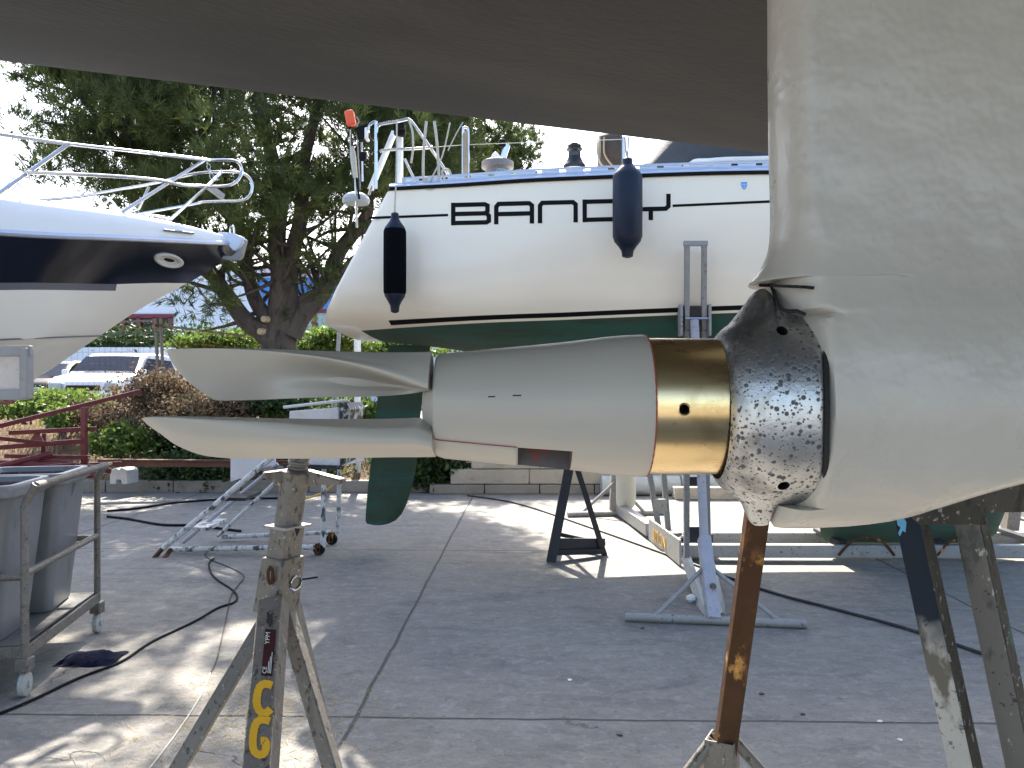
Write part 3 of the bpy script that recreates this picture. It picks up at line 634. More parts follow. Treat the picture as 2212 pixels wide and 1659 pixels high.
def letter(ch, ox):
    g = MB(); S_ = lambda pts, wd=9.5, off=.0020: stroke(g, [LT(ox, *p) for p in pts], wd, off)
    if ch == 'B':
        S_([(5,0),(5,49)]); S_([(5,5),(77,5),(82,8),(82,19),(77,24)], off=.0022); S_([(5,24.5),(77,24.5)], off=.0024); S_([(5,44),(73,44),(79,41),(79,29),(75,25)], off=.0026)
    if ch == 'A': S_([(5,0),(5,38),(10,44),(76,44),(82,39),(82,0)]); S_([(5,22),(82,22)], off=.0022)
    if ch == 'N': S_([(5,0),(5,38),(10,44),(76,44),(82,39),(82,0)])
    if ch == 'D': S_([(5,0),(5,49)]); S_([(5,5),(76,5),(82,10),(82,39),(76,44),(5,44)], off=.0022)
    if ch == 'Y': S_([(5,54),(5,30),(10,25),(76,25),(82,30),(82,57)]); S_([(44,25),(44,1)], off=.0022)
    o = g.build('name_letter', M['black'], bandy, smooth=False); s_ = o.modifiers.new('s', 'SOLIDIFY'); s_.thickness = .0005; s_.offset = 0
for ch, ox in zip('BANDY', (974, 1067, 1161.5, 1258, 1362)): letter(ch, ox)
g = MB(); stroke(g, [(797,470.8),(968,464.5)], 5.5); o = g.build('stripe', M['black'], bandy, smooth=False)
g = MB(); stroke(g, [(1453,444.5),(1760,431)], 5.5); o = g.build('stripe', M['black'], bandy, smooth=False)
g = MB(); n = 14; sh = [(1601,393),(1614,393),(1614,400),(1612,405),(1607.5,410),(1603,405),(1601,400)]; g.add([onhull(u, v-6+6, .004) for u, v in sh], [tuple(range(len(sh)))])
g.build('shield_decal', M['shield'], bandy, smooth=False)
g = MB(); stroke(g, [(1602,398),(1613,398)], 1.1, .006); stroke(g, [(1607.5,400),(1607.5,406)], 1.1, .006); g.build('shield_print', M['label_white'], bandy, smooth=False)
# pushpit and what hangs there
DP = 6.62
T = lambda pts, r, nm, m, sub=6, d=DP, n=8: (lambda gg: (gg.tube([P(*(p if len(p) == 3 else (p[0], p[1], d))) for p in pts], r, n, sub=sub), gg.build(nm, m, bandy))[1])(MB())
T([(814,286),(817,272),(828,267),(855,263),(878,258),(884,259),(893,268),(930,320),(965,373),(972,385),(972,410)], .0125, 'pushpit_rail', M['chrome'], 4)
T([(812,262),(812,408)], .0135, 'pushpit_post', M['chrome'], 0)
T([(820,328),(826,325),(850,323),(900,321),(935,318)], .0115, 'pushpit_rail', M['chrome'], 4)
T([(935,318),(1000,313),(1160,307),(1500,296,6.45)], .003, 'lifeline', M['rope'], 0)
T([(812,262),(800,268),(796,280)], .0125, 'pushpit_rail', M['chrome'], 4)
T([(800,410,6.9),(852,285,6.9)], .027, 'stern_strut', M['white_gel'], 0, n=12)
T([(864,405,6.8),(864,280,6.8)], .026, 'stern_strut', M['white_gel'], 0, n=12)
T([(874,343),(903,405)], .010, 'brace', M['chrome'], 0)
g = MB(); g.bar(P(878,401,6.6), P(942,396,6.6), .03, .02); g.bar(P(886,401,6.6), P(886,410,6.6), .02, .02); g.bar(P(930,397,6.6), P(930,408,6.6), .02, .02); g.build('mooring_cleat', M['chrome'], bandy, bevel=.006)
g = MB(); g.bar(P(862,268,6.7), P(864,282,6.7), .10, .09); g.bar(P(852,284,6.72), P(876,288,6.72), .06, .06); g.build('block', M['rubber'], bandy, bevel=.012)
T([(1000,410),(1000,285),(1002,276),(1006,275),(1010,279),(1011,300),(1012,410)], .011, 'grab_hoop', M['chrome'], 3)
g = MB(); rows = [[P(u, v, d) for u, v in ((1000,292),(1006,280),(1011,292),(1012,408),(1000,408))] for d in (6.60, 6.61)]
g.grid(rows, True, True); g.build('teak_slat', mat('weathered_teak', (.42,.31,.22), .7, var=.15, scale=20), bandy)
g = MB(); g.prism([P(u, v, 6.9) for u, v in ((1057,410),(1054,352),(1064,330),(1072,327),(1082,338),(1076,350),(1078,410))], (0, .12, 0)); g.build('engine_bracket', M['white_gel'], bandy, bevel=.01)
g = MB(); g.bar(P(1080,362,6.85), P(1096,312,6.85), .045, .05); g.build('bracket_arm', M['chrome'], bandy, bevel=.008)
g = MB(); g.box(P(1086,310,6.84), (.05,.06,.06)); g.build('clamp', M['rubber'], bandy, bevel=.01)
g = MB(); g.lathe(P(1075,390,6.75), (0,0,1), [(0,.09),(.02,.10),(.09,.10),(.10,.13),(.15,.13),(.16,.11)], 24); g.build('winch_cover', mat('grey_winch_cover', (.22,.20,.20), .8), bandy)
g = MB(); c0 = P(1241, 365, 6.8); g.lathe(c0, (0,0,1), [(0,.090),(.03,.090),(.05,.075),(.10,.050),(.14,.048),(.155,.066),(.165,.066),(.17,.05),(.18,.055),(.195,.055),(.20,.03),(.21,.03)], 28)
g.build('winch', mat('black_anodised', (.02,.02,.022), .3, .3), bandy)
g = MB(); g.lathe(c0+Vector((0,0,.10)), (0,0,1), [(0,.052),(.035,.05)], 24, caps=False); g.build('winch_drum', mat('worn_black_drum', (.07,.07,.07), .35, .8), bandy)
# ropes
Rp = lambda pts, r, nm='rope', m='rope', d=6.58: T(pts, r, nm, M[m], 6, d=d, n=7)
Rp([(921,262),(917,300),(914,350),(916,390),(930,400),(945,392),(948,370),(946,340),(943,300),(938,262)], .0115)
Rp([(884,262),(891,285),(892,320),(888,352)], .009)
Rp([(972,265),(960,320),(950,350),(928,392)], .006); Rp([(1000,264),(985,290),(968,325)], .005)
Rp([(960,385),(955,372),(960,366),(970,368),(975,380),(988,390),(1000,395)], .010)
Rp([(915,404),(930,409),(950,404),(975,398),(1010,394),(1040,396),(1062,392),(1080,396)], .011)
for k in range(7):
    rr = random.Random(k); pts = []
    for q in range(7): pts.append((1022+q*9+rr.uniform(-8,8)+k*3, 393-6*math.sin(q/6*math.pi)*rr.uniform(.6,2)-rr.uniform(0,5), 6.6+rr.uniform(-.05,.12)))
    Rp(pts, .0075)
for k in range(8):
    rr = random.Random(50+k); pts = []
    for q in range(8): pts.append((1048+q*14+rr.uniform(-10,10), 386-12*math.sin(q/7*math.pi)*rr.uniform(.2,1.5)-rr.uniform(0,6), 6.55+rr.uniform(-.05,.12)))
    Rp(pts, .006, 'mooring_line', 'rope_green')
# man-overboard pole and light at the stern
g = MB(); g.bar(P(754,240,6.9), P(760,272,6.9), .075, .07, up=(0,1,0)); g.build('orange_float', M['orange'], bandy, bevel=.012)
T([(756,274,6.9),(764,340,6.9),(776,430,6.9)], .010, 'flag_staff', M['rubber'], 3)
T([(770,252,6.92),(775,262,6.92),(771,272,6.92),(772,300,6.92),(778,410,6.92)], .006, 'wire', M['galv_light'], 3)
T([(768,378,6.95),(769,430,6.95),(771,492,7.0)], .011, 'ladder_tube', M['chrome'], 0); T([(781,300,6.95),(783,392,6.95)], .009, 'ladder_tube', M['chrome'], 0)
g = MB(); pts = [P(757,u_,6.88) for u_ in (280,300,316)]; g.tube(pts, .006, 6); g.tube([P(759,316,6.88),P(762,330,6.88),P(764,350,6.88),P(768,384,6.88)], [.012,.024,.026,.020], 8, sub=3); g.build('rope_tassel', M['rope'], bandy)
g = MB(); g.bar(P(782,276,6.8), P(788,303,6.8), .10, .09, up=(0,1,0)); g.bar(P(781,274,6.8), P(783,279,6.8), .12, .10, up=(0,1,0)); g.build('stern_lamp', M['rubber'], bandy, bevel=.012)
g = MB(); g.box(P(793,291,6.78), (.03,.09,.10)); g.build('lamp_lens', M['white_gel'], bandy, bevel=.01)
g = MB(); g.box(P(784,338,6.8), (.06,.06,.07)); g.build('clamp', M['rubber'], bandy, bevel=.012)
g = MB(); g.lathe(P(769,440,7.05), (0,0,1), [(0,.11),(.03,.118),(.06,.105),(.085,.07),(.095,.02)], 28); g.build('dome_lamp', mat('frosted_dome', (.34,.37,.39), .4), bandy)
T([(797,420,6.85),(803,402,6.8)], .012, 'hinge', M['chrome'], 0)
# sprayhood, bimini, hatch rim
g = MB(); rows = []
for x, w_, h_ in ((1.02,1.10,.02),(1.15,1.1,.25),(1.4,1.1,.60),(1.8,1.1,.78),(2.3,1.1,.62),(2.9,1.1,.36),(3.2,1.1,.12)):
    z = sheer_z(x)+.09; rows.append([Vector((x, YC-w_*math.cos(a), z+h_*min(1, 1.35*math.sin(a))**.8)) for a in [math.pi*k/14 for k in range(15)]])
g.grid(rows); o = g.build('sprayhood', M['canvas'], bandy); s_ = o.modifiers.new('s', 'SOLIDIFY'); s_.thickness = .01
g = MB(); g.lathe(P(1320,330,6.9), (1,0,0), [(-.11,.06),(-.10,.15),(-.03,.17),(.06,.17),(.10,.12)], 24); g.build('rolled_canvas', M['brown_canvas'], bandy)
T([(1290,296,6.75),(1290,330,6.75),(1297,352,6.75),(1306,362,6.75)], .006, 'hood_frame', M['rope'], 5)
T([(1305,296,6.72),(1305,330,6.72),(1316,350,6.72),(1328,362,6.72)], .007, 'hood_frame', mat('tan_strap', (.45,.33,.2), .7), 5)
T([(1347,375,6.35),(1347,296,6.35)], .0135, 'stanchion', M['chrome'], 0)
T([(1474,371,6.6),(1480,360,6.6),(1495,357,6.6),(1545,356,6.6),(1560,361,6.6),(1566,369,6.6)], .016, 'grab_handle', M['alu'], 4)
g = MB(); g.lathe(P(1591,334,6.75), (1,0,-.12), [(-.10,.006),(-.05,.022),(0,.03),(.03,.045),(.07,.045),(.09,.02)], 14); g.build('black_bag', M['rubber'], bandy)
g = MB(); g.tube([P(u,v,6.62) for u,v in ((1482,366),(1500,349),(1530,347),(1570,344),(1620,343),(1700,340))], .02, 8, sub=3); g.build('coaming', M['white_gel'], bandy)
T([(1620,371,6.4),(1635,375,6.4),(1655,368,6.4)], .004, 'lashing', M['rope_green'], 4)

# ------------------------------------------------------------------ fenders hanging on it
def fender(pts_rope, u, v0, v1, rpx, d, label, m, mend, rope='rope'):
    top, bot = P(u, v0, d), P(u, v1, d); L_ = top.z-bot.z; r = rpx/F*d; t = thing('fender', bot, label, 'fender', None)
    g = MB(); g.lathe(bot, (0,0,1), [(L_*.17,r*.55),(L_*.185,r*.93),(L_*.21,r),(L_*.5,r*1.01),(L_*.80,r),(L_*.83,r*.93),(L_*.845,r*.6)], 32); g.build('body', m, t)
    g = MB(); g.lathe(bot, (0,0,1), [(0,r*.15),(L_*.012,r*.36),(L_*.07,r*.42),(L_*.11,r*.60),(L_*.165,r*.90),(L_*.19,r*.93)], 28); g.build('end_cap', mend, t); g = MB()
    g.lathe(bot, (0,0,1), [(L_*.825,r*.93),(L_*.85,r*.86),(L_*.905,r*.50),(L_*.935,r*.36),(L_*.985,r*.33),(L_,r*.12)], 28); g.build('end_cap', mend, t)
    g = MB(); g.lathe(bot+Vector((0,-r*.36,L_*.035)), (0,1,0), [(-r*.07,r*.13),(0,r*.16),(r*.05,r*.13)], 14); g.build('eyelet', M['gap'], t)
    for pr in pts_rope:
        g = MB(); g.tube([P(*p) for p in pr], .0065, 7, sub=3); g.build('rope', M[rope], t)
    return t
fender([[(857,258,6.45),(857,300,6.45),(856,380,6.42),(853,440,6.38),(852,470,6.36)]], 853, 458, 676, 24.5, 6.36, 'black cloth covered fender hanging near the stern of the cream sailboat', M['cloth_black'], M['navyrubber'])
fender([[(1350,296,6.1),(1352,320,6.1),(1355,350,6.08)],[(1358,296,6.1),(1357,320,6.1),(1355,350,6.08)]], 1355.5, 340, 557, 32, 6.08, 'glossy navy blue fender hanging over the letters on the cream sailboat', M['navyrubber'], M['navyrubber'])
t = thing('fender', P(1352,1120,9.9), 'yellowed white fender hanging low behind the grey stands', 'fender')
b = P(1352,1121,9.9); g = MB(); g.lathe(b, (0,0,1), [(0,.022),(.02,.035),(.07,.04),(.12,.07),(.18,.112),(.24,.118),(.80,.118),(1.05,.11),(1.14,.06),(1.22,.04)], 28); g.build('body', M['old_white'], t)
g = MB(); g.tube([b+Vector((0,0,1.2)), b+Vector((.02,-.05,1.8)), Vector((b.x+.05, YC+1.6, 3.1))], .008, 6); g.build('rope', M['rope'], t)

# ------------------------------------------------------------------ cradle under the sailboat
cr = thing('boat_cradle', G(1500,1213), 'long grey painted boat cradle under the cream sailboat with yellow painted weight', 'boat cradle')
def beam_px(g, p0, p1, w_, h_, up=(0,0,1)): g.bar(P(*p0), P(*p1), w_, h_, up)
def onG(u, v, z): return G(u, v, 0)+Vector((0,0,z))
g = MB(); g.bar(Vector((1.55,8.12,.09)), Vector((6.4,8.12,.09)), .12, .12); g.build('rear_beam', M['galv_light'], cr, bevel=.008)
g = MB(); g.bar(Vector((1.50,7.52,.09)), Vector((6.4,7.46,.09)), .10, .115); g.build('front_beam', M['galv_light'], cr, bevel=.008)
g = MB(); g.bar(Vector((6.0,6.2,.10)), Vector((6.0,10.0,.10)), .10, .10); g.build('cross_beam', M['galv_light'], cr, bevel=.008)
for x in (3.0, 3.9, 4.8): 
    g = MB(); g.bar((x,7.5,.15),(x,8.14,.16), .08, .05); g.build('cross_bar', M['dark_steel'], cr)
for u0, u1 in ((1810,1930),(2022,2140)):
    q = [G(u0,1213)+Vector((0,-.02,.06)), G(u0,1213)+Vector((.14,-.03,.20)), G(u1,1213)+Vector((-.14,-.03,.20)), G(u1,1213)+Vector((0,-.02,.06))]
    g = MB(); g.tube(q, .012, 8, sub=5); g.build('lifting_handle', M['rust'], cr)
a = G(1335,1110); b = G(1405,1165); g = MB(); g.bar(a+Vector((0,0,.08)), b+Vector((0,0,.10)), .10, .13); g.build('tongue', M['galv_light'], cr, bevel=.006)
a = G(1403,1168); b = G(1470,1226); g = MB(); g.bar(a+Vector((0,0,.12)), b+Vector((0,0,.13)), .02, .22); g.build('weight_plate', M['galv_light'], cr, bevel=.004)
dv = (b-a).normalized(); nrm = Vector((-dv.y, dv.x, 0)); nrm = -nrm if nrm.y > 0 else nrm
text('weight_number', '30TON', .17, M['yellow'], cr, a+dv*.20+nrm*.014+Vector((0,0,.05)), dv, (0,0,1), .001)
g = MB(); g.bar(G(1480,1205)+Vector((0,.15,.12)), G(1545,1205)+Vector((0,.15,.12)), .16, .16); g.lathe(G(1480,1205)+Vector((-.1,.1,.12)), (1,0,0), [(0,.05),(.08,.055),(.09,.075),(.12,.075),(.13,.05),(.3,.05)], 16); g.build('hinge_block', M['dark_steel'], cr, bevel=.01)
for nm, pr in (('arm', [((1484,526,6.13),(1483,1205,6.95)), ((1521,526,6.13),(1530,1205,6.95))]),):
    for a, b in pr:
        g = MB(); g.bar(P(*a), P(a[0]-1,760,6.4), .034, .045, up=(0,1,0)); g.bar(P(a[0]-1,760,6.4), P(*b), .042, .05, up=(0,1,0)); g.build('arm_rail', M['galv_light'], cr)
g = MB(); g.bar(P(1477,526,6.12), P(1528,526,6.12), .035, .035); g.build('arm_head', M['galv_light'], cr)
g = MB(); g.bar(P(1484,1040,6.75), P(1528,1040,6.75), .02, .075, up=(0,0,1)); g.build('arm_plate', M['dark_steel'], cr); g = MB(); g.bar(P(1484,1150,6.88), P(1528,1150,6.88), .02, .09); g.build('arm_plate', M['dark_steel'], cr)
g = MB(); g.bar(P(1464,690,6.38), P(1534,690,6.38), .12, .20); g.build('hull_pad', mat('brown_pad_rubber', (.07,.055,.05), .8, var=.4, scale=20, layers=[((.5,.5,.5), 14, .62, .7, (1,1,1))]), cr, bevel=.015)
for u in (1470, 1531):
    g = MB(); g.box(P(u,692,6.30), (.02,.10,.24)); g.build('pad_cheek', M['galv_light'], cr, bevel=.006)
g = MB(); g.tube([P(1480,688,6.27), P(1530,688,6.27)], .010, 8); g.build('pin', M['chrome'], cr)
for a, b in (((1482,1205,7.0),(1528,1338,5.72)), ((1531,1205,7.0),(1560,1335,5.75))):
    g = MB(); g.bar(P(*a), P(*b), .06, .06, up=(0,1,0)); g.build('leg', M['galv_light'], cr)
# adjustable prop with T foot
pr = thing('boat_prop', G(1545,1348), 'pale lilac grey adjustable prop with T shaped foot under the sailboat', 'boat prop')
fa, fb = G(1350,1342)+Vector((0,0,.03)), G(1742,1358)+Vector((0,0,.03))
g = MB(); g.tube([fa, fb], .028, 12); g.build('foot_bar', M['galv_light'], pr)
base = lerp(fa, fb, .495); 
kk = P(1521,1162,5.95)
g = MB(); g.bar(base, kk, .085, .085, up=(0,1,0), w2=.085, h2=.085); g.build('sleeve', M['lilac_steel'], pr, bevel=.006)
g = MB(); g.tube([kk, P(1500,692,6.26)], .033, 16); g.build('inner_tube', M['lilac_steel'], pr)
g = MB(); q = lerp(base, kk, .42)+Vector((.01,-.05,0)); g.lathe(q, (0,-1,0), [(0,.022),(.02,.022),(.02,.014),(.04,.014)], 8); g.build('bolt', M['galv'], pr)
for a, b in ((lerp(base, kk, .66), lerp(fa, fb, .16)), (lerp(base, kk, .66), lerp(fa, fb, .87))):
    g = MB(); g.tube([a, b], .016, 10); g.build('brace', M['galv_light'], pr)
# dark A stand
st = thing('trestle_stand', G(1250,1205), 'small dark grey triangular stand on the sunlit concrete', 'stand')
ap = P(1236,1000,7.62); L1, R1, Bk = G(1190,1214), G(1306,1199), G(1270,1190)
for a, b, w_ in ((ap+Vector((-.02,0,0)), L1, .085), (ap+Vector((.03,0,0)), R1, .05)):
    g = MB(); g.bar(a, b+Vector((0,0,.0)), w_, .05, up=(0,1,0)); g.build('leg', M['dark_steel'], st)
g = MB(); g.bar(L1+Vector((0,.03,.16)), R1+Vector((0,.03,.10)), .02, .10); g.bar(L1+Vector((0,.03,.08)), R1+Vector((-.02,-.02,.04)), .04, .05); g.build('foot_bar', M['dark_steel'], st)
g = MB(); g.bar(L1+Vector((.03,.03,.13)), ap+Vector((-.1,.5,-.74)), .04, .04); g.bar(R1+Vector((0,.02,.10)), ap+Vector((-.1,.5,-.74)), .04, .04); g.build('brace', M['dark_steel'], st)
g = MB(); g.bar(ap+Vector((0,.02,0)), ap+Vector((-.1,.5,-.74)), .04, .04, up=(1,0,0)); g.build('leg', M['dark_steel'], st)
# far stand with braces + twin-rail arm
fs = thing('boat_prop', G(1325,1112), 'grey boat prop with long T foot farther back in the sun', 'boat prop')
g = MB(); g.tube([G(1226,1117)+Vector((0,0,.03)), G(1445,1112)+Vector((0,0,.03))], .035, 10); g.build('foot_bar', M['galv_light'], fs)
g = MB(); g.bar(G(1327,1112)+Vector((0,.02,.05)), P(1338,900,10.1), .12, .10, up=(0,1,0)); g.build('post', M['galv_light'], fs)
for u in (1258, 1392):
    g = MB(); g.tube([G(u,1114)+Vector((0,0,.04)), P(1330,1040,10.05)], .02, 8); g.build('brace', M['galv_light'], fs)
ar = thing('cradle_arm', G(1435,1155), 'slanting twin rail cradle arm with rusty feet in the sun', 'cradle arm')
for (a, b) in (((1392,960,9.3),(1425,1152,8.9)), ((1428,960,9.3),(1444,1152,8.9))):
    g = MB(); g.bar(P(*a), P(*b), .055, .06, up=(0,1,0)); g.build('rail', M['galv_light'], ar)
g = MB(); g.bar(P(1412,1092,8.98), P(1440,1092,8.98), .03, .14); g.build('cross_plate', M['galv_light'], ar)
for u in (1427, 1446):
    g = MB(); g.box(P(u,1153,8.88), (.08,.08,.08)); g.build('foot', M['dark_steel'], ar, bevel=.01)
# distant stand at the right edge
ds = thing('boat_prop', G(2185,1160), 'grey post on a floor frame at the right edge behind the green keel', 'boat prop')
g = MB(); g.bar(G(2180,1160)+Vector((0,0,.05)), P(2203,960,8.7), .13, .13, up=(0,1,0)); g.build('post', M['galv'], ds, bevel=.008)
g = MB(); g.bar(G(2170,1168)+Vector((0,0,.06)), G(2300,1215)+Vector((0,0,.06)), .09, .09); g.bar(G(2110,1150)+Vector((0,0,.05)), G(2180,1160)+Vector((0,0,.05)), .08, .08); g.build('floor_frame', M['galv_light'], ds, bevel=.006)
for a in (G(2130,1120), G(2260,1120)):
    g = MB(); g.tube([a+Vector((0,0,.05)), P(2192,1085,8.7)], .022, 8); g.build('brace', M['galv_light'], ds)
# ------------------------------------------------------------------ motor yacht on the left, bow towards the middle
my = thing('motor_yacht', (-3.6, 5.4, 1.2), 'white motor yacht bow with wide navy band and steel bow rails', 'motor yacht')
BOW = Vector((-2.33, 7.0)); AXD = Vector((-.80, -.60)).normalized(); NR = Vector((-AXD.y, AXD.x))      # NR: towards the camera side
if NR.dot(Vector((1,-1))) < 0: NR = -NR
def MY(s, b, z): q = BOW+AXD*s+NR*b; return Vector((q.x, q.y, z))
def my_at(u, v, b):
    """point on the line of sight u,v whose offset from the centreline is b(s)"""
    d = 6.
    for _ in range(30):
        q = Vector(((u-CU)/F*d, d)); rel = q-BOW; s = rel.dot(AXD); off = rel.dot(NR); d += (off-b(s))*.55
    return P(u, v, d), s
bs = lambda s: smooth_interp(max(0, s), [0,.25,.6,1.2,2.0,3.0,4.5,7.5,8], [0,.16,.36,.70,1.02,1.28,1.45,1.5,1.48])
# heights along the hull (centreline distance s): sheer (rub rail), band bottom, chine, keel
def zrub(s): return smooth_interp(s, [0,.6,1.77,3,8], [2.77,2.685,2.53,2.45,2.35])
def zband(s): return smooth_interp(s, [.0,.3,1.2,2.4,3.5,8], [2.42,2.42,2.31,2.18,2.12,2.0])
def zch(s): return smooth_interp(s, [0,.55,1.2,2.4,3.5,8], [2.1,2.03,1.95,1.82,1.72,1.45])
def zkeel(s): return smooth_interp(s, [0,.25,.5,.75,1.1,1.53,2.2,3.5,8], [2.70,2.52,2.36,2.20,1.93,1.60,1.20,.80,.70])
def half(s, z):
    zk, zr = zkeel(s), zrub(s); b = bs(s)
    if z >= zr: return b
    zc = max(zch(s), zk+.0); bc = b*smooth_interp(s, [0,.5,1.2,2.5,8], [.55,.60,.70,.80,.88])*max(0, min(1, (zch(s)-zk)/.35))**.6
    if z > zc: 
        t = max(0, (z-zc)/(zr-zc)); return lerp(bc, b, t**.85)
    t = min(1, max(0, (z-zk)/max(1e-6, zc-zk))); return bc*t**.9
g = MB(); SS = [0,.03,.08,.15,.22,.3,.4,.5,.6,.72,.85,1.0,1.2,1.4,1.6,1.9,2.2,2.6,3,3.6,4.2,5,6,7,8]; prof = []
for s in SS:
    zr, zk = zrub(s), zkeel(s); zb = max(zband(s), zk); zc = max(min(zch(s), zb-.001), zk); zb2 = max(zb-.045, zc) if s > .9 else zb
    if zb2 > zb-.04: zb2 = zb-.0005 if zb > zk else zb
    Z = [zr, lerp(zr, zb, .33), lerp(zr, zb, .66), zb, zb2, lerp(zb2, zc, .5), zc, lerp(zc, zk, .33), lerp(zc, zk, .66), zk]
    prof.append([(s, half(s, z), z) for z in Z])
mats_ = [M['navy'], mat('hull_cream_white', (.86,.82,.73), .3, var=.03, scale=1), mat('grey_band', (.12,.125,.14), .35, var=.05)]
for side in (1, -1):
    for i in range(len(SS)-1):
        for j in range(9):
            g.mi = 0 if j < 3 else (2 if (j == 3 and SS[i] > .95) else 1)
            q = [prof[i][j], prof[i+1][j], prof[i+1][j+1], prof[i][j+1]]; g.add([MY(a, b*side, z) for a, b, z in q], [(0,1,2,3)])
g.build('hull', mats_, my, dbl=True, angle=25)
g = MB()
for side in (1,):
    g.tube([MY(s, (half(s, zch(s))+.012), zch(s)) for s in (.62,.8,1,1.3,1.7,2.2,3,4,6)], .006, 6, sub=3)
g.build('chine_strip', mats_[2], my)
# white upper moulding and deck: sections across
def ztop(s): return zrub(s)+smooth_interp(s, [0,.3,.6,1.2,1.8,3,8], [.05,.12,.17,.25,.30,.42,.6])
g = MB(); rows = []
for s in SS:
    b = bs(s); z0, z1 = zrub(s)+.028, ztop(s); r = []
    for k, (f, h) in enumerate(((1.0,0),(.99,.35),(.95,.72),(.88,.93),(.78,1.0),(.5,1.06),(0,1.10))): r.append((f*b, lerp(z0, z1, h)))
    r = r+[(-a, c) for a, c in reversed(r[:-1])]; rows.append([MY(s, a, c) for a, c in r])
g.grid(rows); g.build('deck_moulding', M['white_gel'], my, angle=60)
g = MB()
for side in (1, -1): g.tube([MY(s, side*(bs(s)+.008), zrub(s)+.014) for s in SS], .021, 8)
g.build('rub_rail', M['alu'], my)
g = MB(); rows = []
for s, w_, h_ in ((1.5,.25,.02),(2.0,.55,.10),(2.8,.8,.32),(3.6,.95,.75),(4.5,1.05,1.1),(6,1.1,1.25),(7.8,1.1,1.2)):
    z = ztop(s); rows.append([MY(s, w_*math.cos(a), z-.02+h_*math.sin(a)) for a in [math.pi*k/10 for k in range(11)]])
g.grid(rows); g.build('cabin', M['white_gel'], my, angle=60)
# port light
pp, s0 = my_at(363, 561, lambda s: half(s, 2.55)+.004); fw = (MY(s0+.2, half(s0+.2, 2.6), 2.6)-MY(s0-.2, half(s0-.2, 2.6), 2.6)).normalized(); upv = (MY(s0, half(s0, 2.62), 2.62)-MY(s0, half(s0, 2.48), 2.48)).normalized(); nn = fw.cross(upv).normalized(); nn = -nn if nn.dot(Vector((0,-1,0))) < 0 else nn
def ell(c, a, b, off, n=28): return [c+fw*(a*math.cos(2*math.pi*k/n))+upv*(b*math.sin(2*math.pi*k/n))+nn*off for k in range(n)]
g = MB(); g.grid([ell(pp, .155, .062, -.01), ell(pp, .155, .062, .020), ell(pp, .140, .052, .026), ell(pp, .105, .036, .020), ell(pp, .095, .030, .006), ell(pp, .001, .001, .003)], True); g.build('hull_vent', M['old_white'], my)
# stem fittings
g = MB(); a, b = MY(-.02,0,2.74), MY(.22,0,2.78)
prof2 = [(470,500),(500,503),(522,512),(523,523),(516,536),(507,543),(500,540),(490,528),(470,524)]
g.prism([P(u, v, 6.88) for u, v in prof2], (.02,.04,0)); g.build('bow_plate', M['alu'], my, bevel=.008)
g = MB(); g.tube([P(u, v, 6.92) for u, v in ((499,518),(497,495),(501,488),(505,492),(506,516))], .008, 8, sub=4); g.build('bow_shackle', M['chrome'], my)
g = MB(); g.prism([P(u, v, 6.9) for u, v in ((458,545),(470,556),(490,562),(512,562),(519,556),(529,518),(517,513),(509,545),(500,553),(480,552),(466,544))], (.02,.03,0)); g.build('anchor', M['galv_light'], my, bevel=.004)
g = MB(); g.lathe(P(410,599,6.95), (.6,-1,0), [(-.03,.035),(.01,.035),(.02,.028),(.022,.006)], 18); g.build('towing_eye', M['chrome'], my)
g = MB(); g.tube([P(408,603,6.93), P(414,606,6.9), P(416,600,6.9), P(412,594,6.93)], .008, 6, sub=3); g.build('eye_ring', M['chrome'], my)
def deck_at(u, v, f):   # on the deck edge line
    p, s = my_at(u, v, lambda s: bs(s)*f); return p
R = lambda pts, r, nm='bow_rail', sub=5: (lambda g: (g.tube(pts, r, 10, sub=sub), g.build(nm, M['chrome'], my))[1])(MB())
def near(u, v, f=.93): return my_at(u, v, lambda s: bs(s)*f)[0]
def far(u, v, f=-.93): return my_at(u, v, lambda s: bs(s)*f)[0]
def ctr(u, v, d): return P(u, v, d)
nr_top = [(-60,282),(0,290),(148,311),(300,328),(440,345)]
nr_low = [(60,372),(150,376),(250,381),(340,389),(395,400)]
g0 = [near(u, v, .93) for u, v in nr_top]; e0 = g0[-1]
def nb(u, v, t): # near pulpit loop: depth runs from the near rail end to just behind the bow
    return P(u, v, lerp(e0.y, 7.02, t))
R(g0+[nb(455,346,.2), nb(500,346,.5), nb(516,353,.62), nb(522,368,.66), nb(517,385,.6), nb(500,399,.5), nb(470,403,.35), nb(435,402,.1)]+[near(u, v, .93) for u, v in reversed(nr_low)], .0125, 'bow_rail', 3)
fr_top = [(30,437),(80,433),(170,425),(250,411),(330,397),(400,380)]
fe = far(400, 380).y; 
def fb(u, v, t): return P(u, v, lerp(min(fe, 7.6), 7.12, t))
R([fb(u, v, 0) for u, v in fr_top]+[fb(440,373,.4), fb(490,371,.8), fb(525,375,.9), fb(541,388,.95), fb(545,405,.95), fb(538,424,.9), fb(520,434,.85), fb(480,435,.7), fb(437,437,.5), fb(420,441,.3), fb(300,462,0), fb(270,465,0)], .0125, 'bow_rail', 3)
def deckpt(u, v, f=.80): return my_at(u, v, lambda s: bs(s)*f)[0]
R([deckpt(-20,430,.9), near(148,311)], .0135, 'rail_post', 0); R([deckpt(248,468,.85), near(440,347)], .0135, 'rail_post', 0)
R([P(368,474,6.75), nb(448,402,.1), P(478,372,7.0)], .0135, 'rail_post', 0)
R([fb(220,448,0), fb(248,420,0)], .011, 'rail_post', 0); R([fb(262,467,0), fb(300,452,0), fb(322,403,0)], .011, 'rail_post', 0)
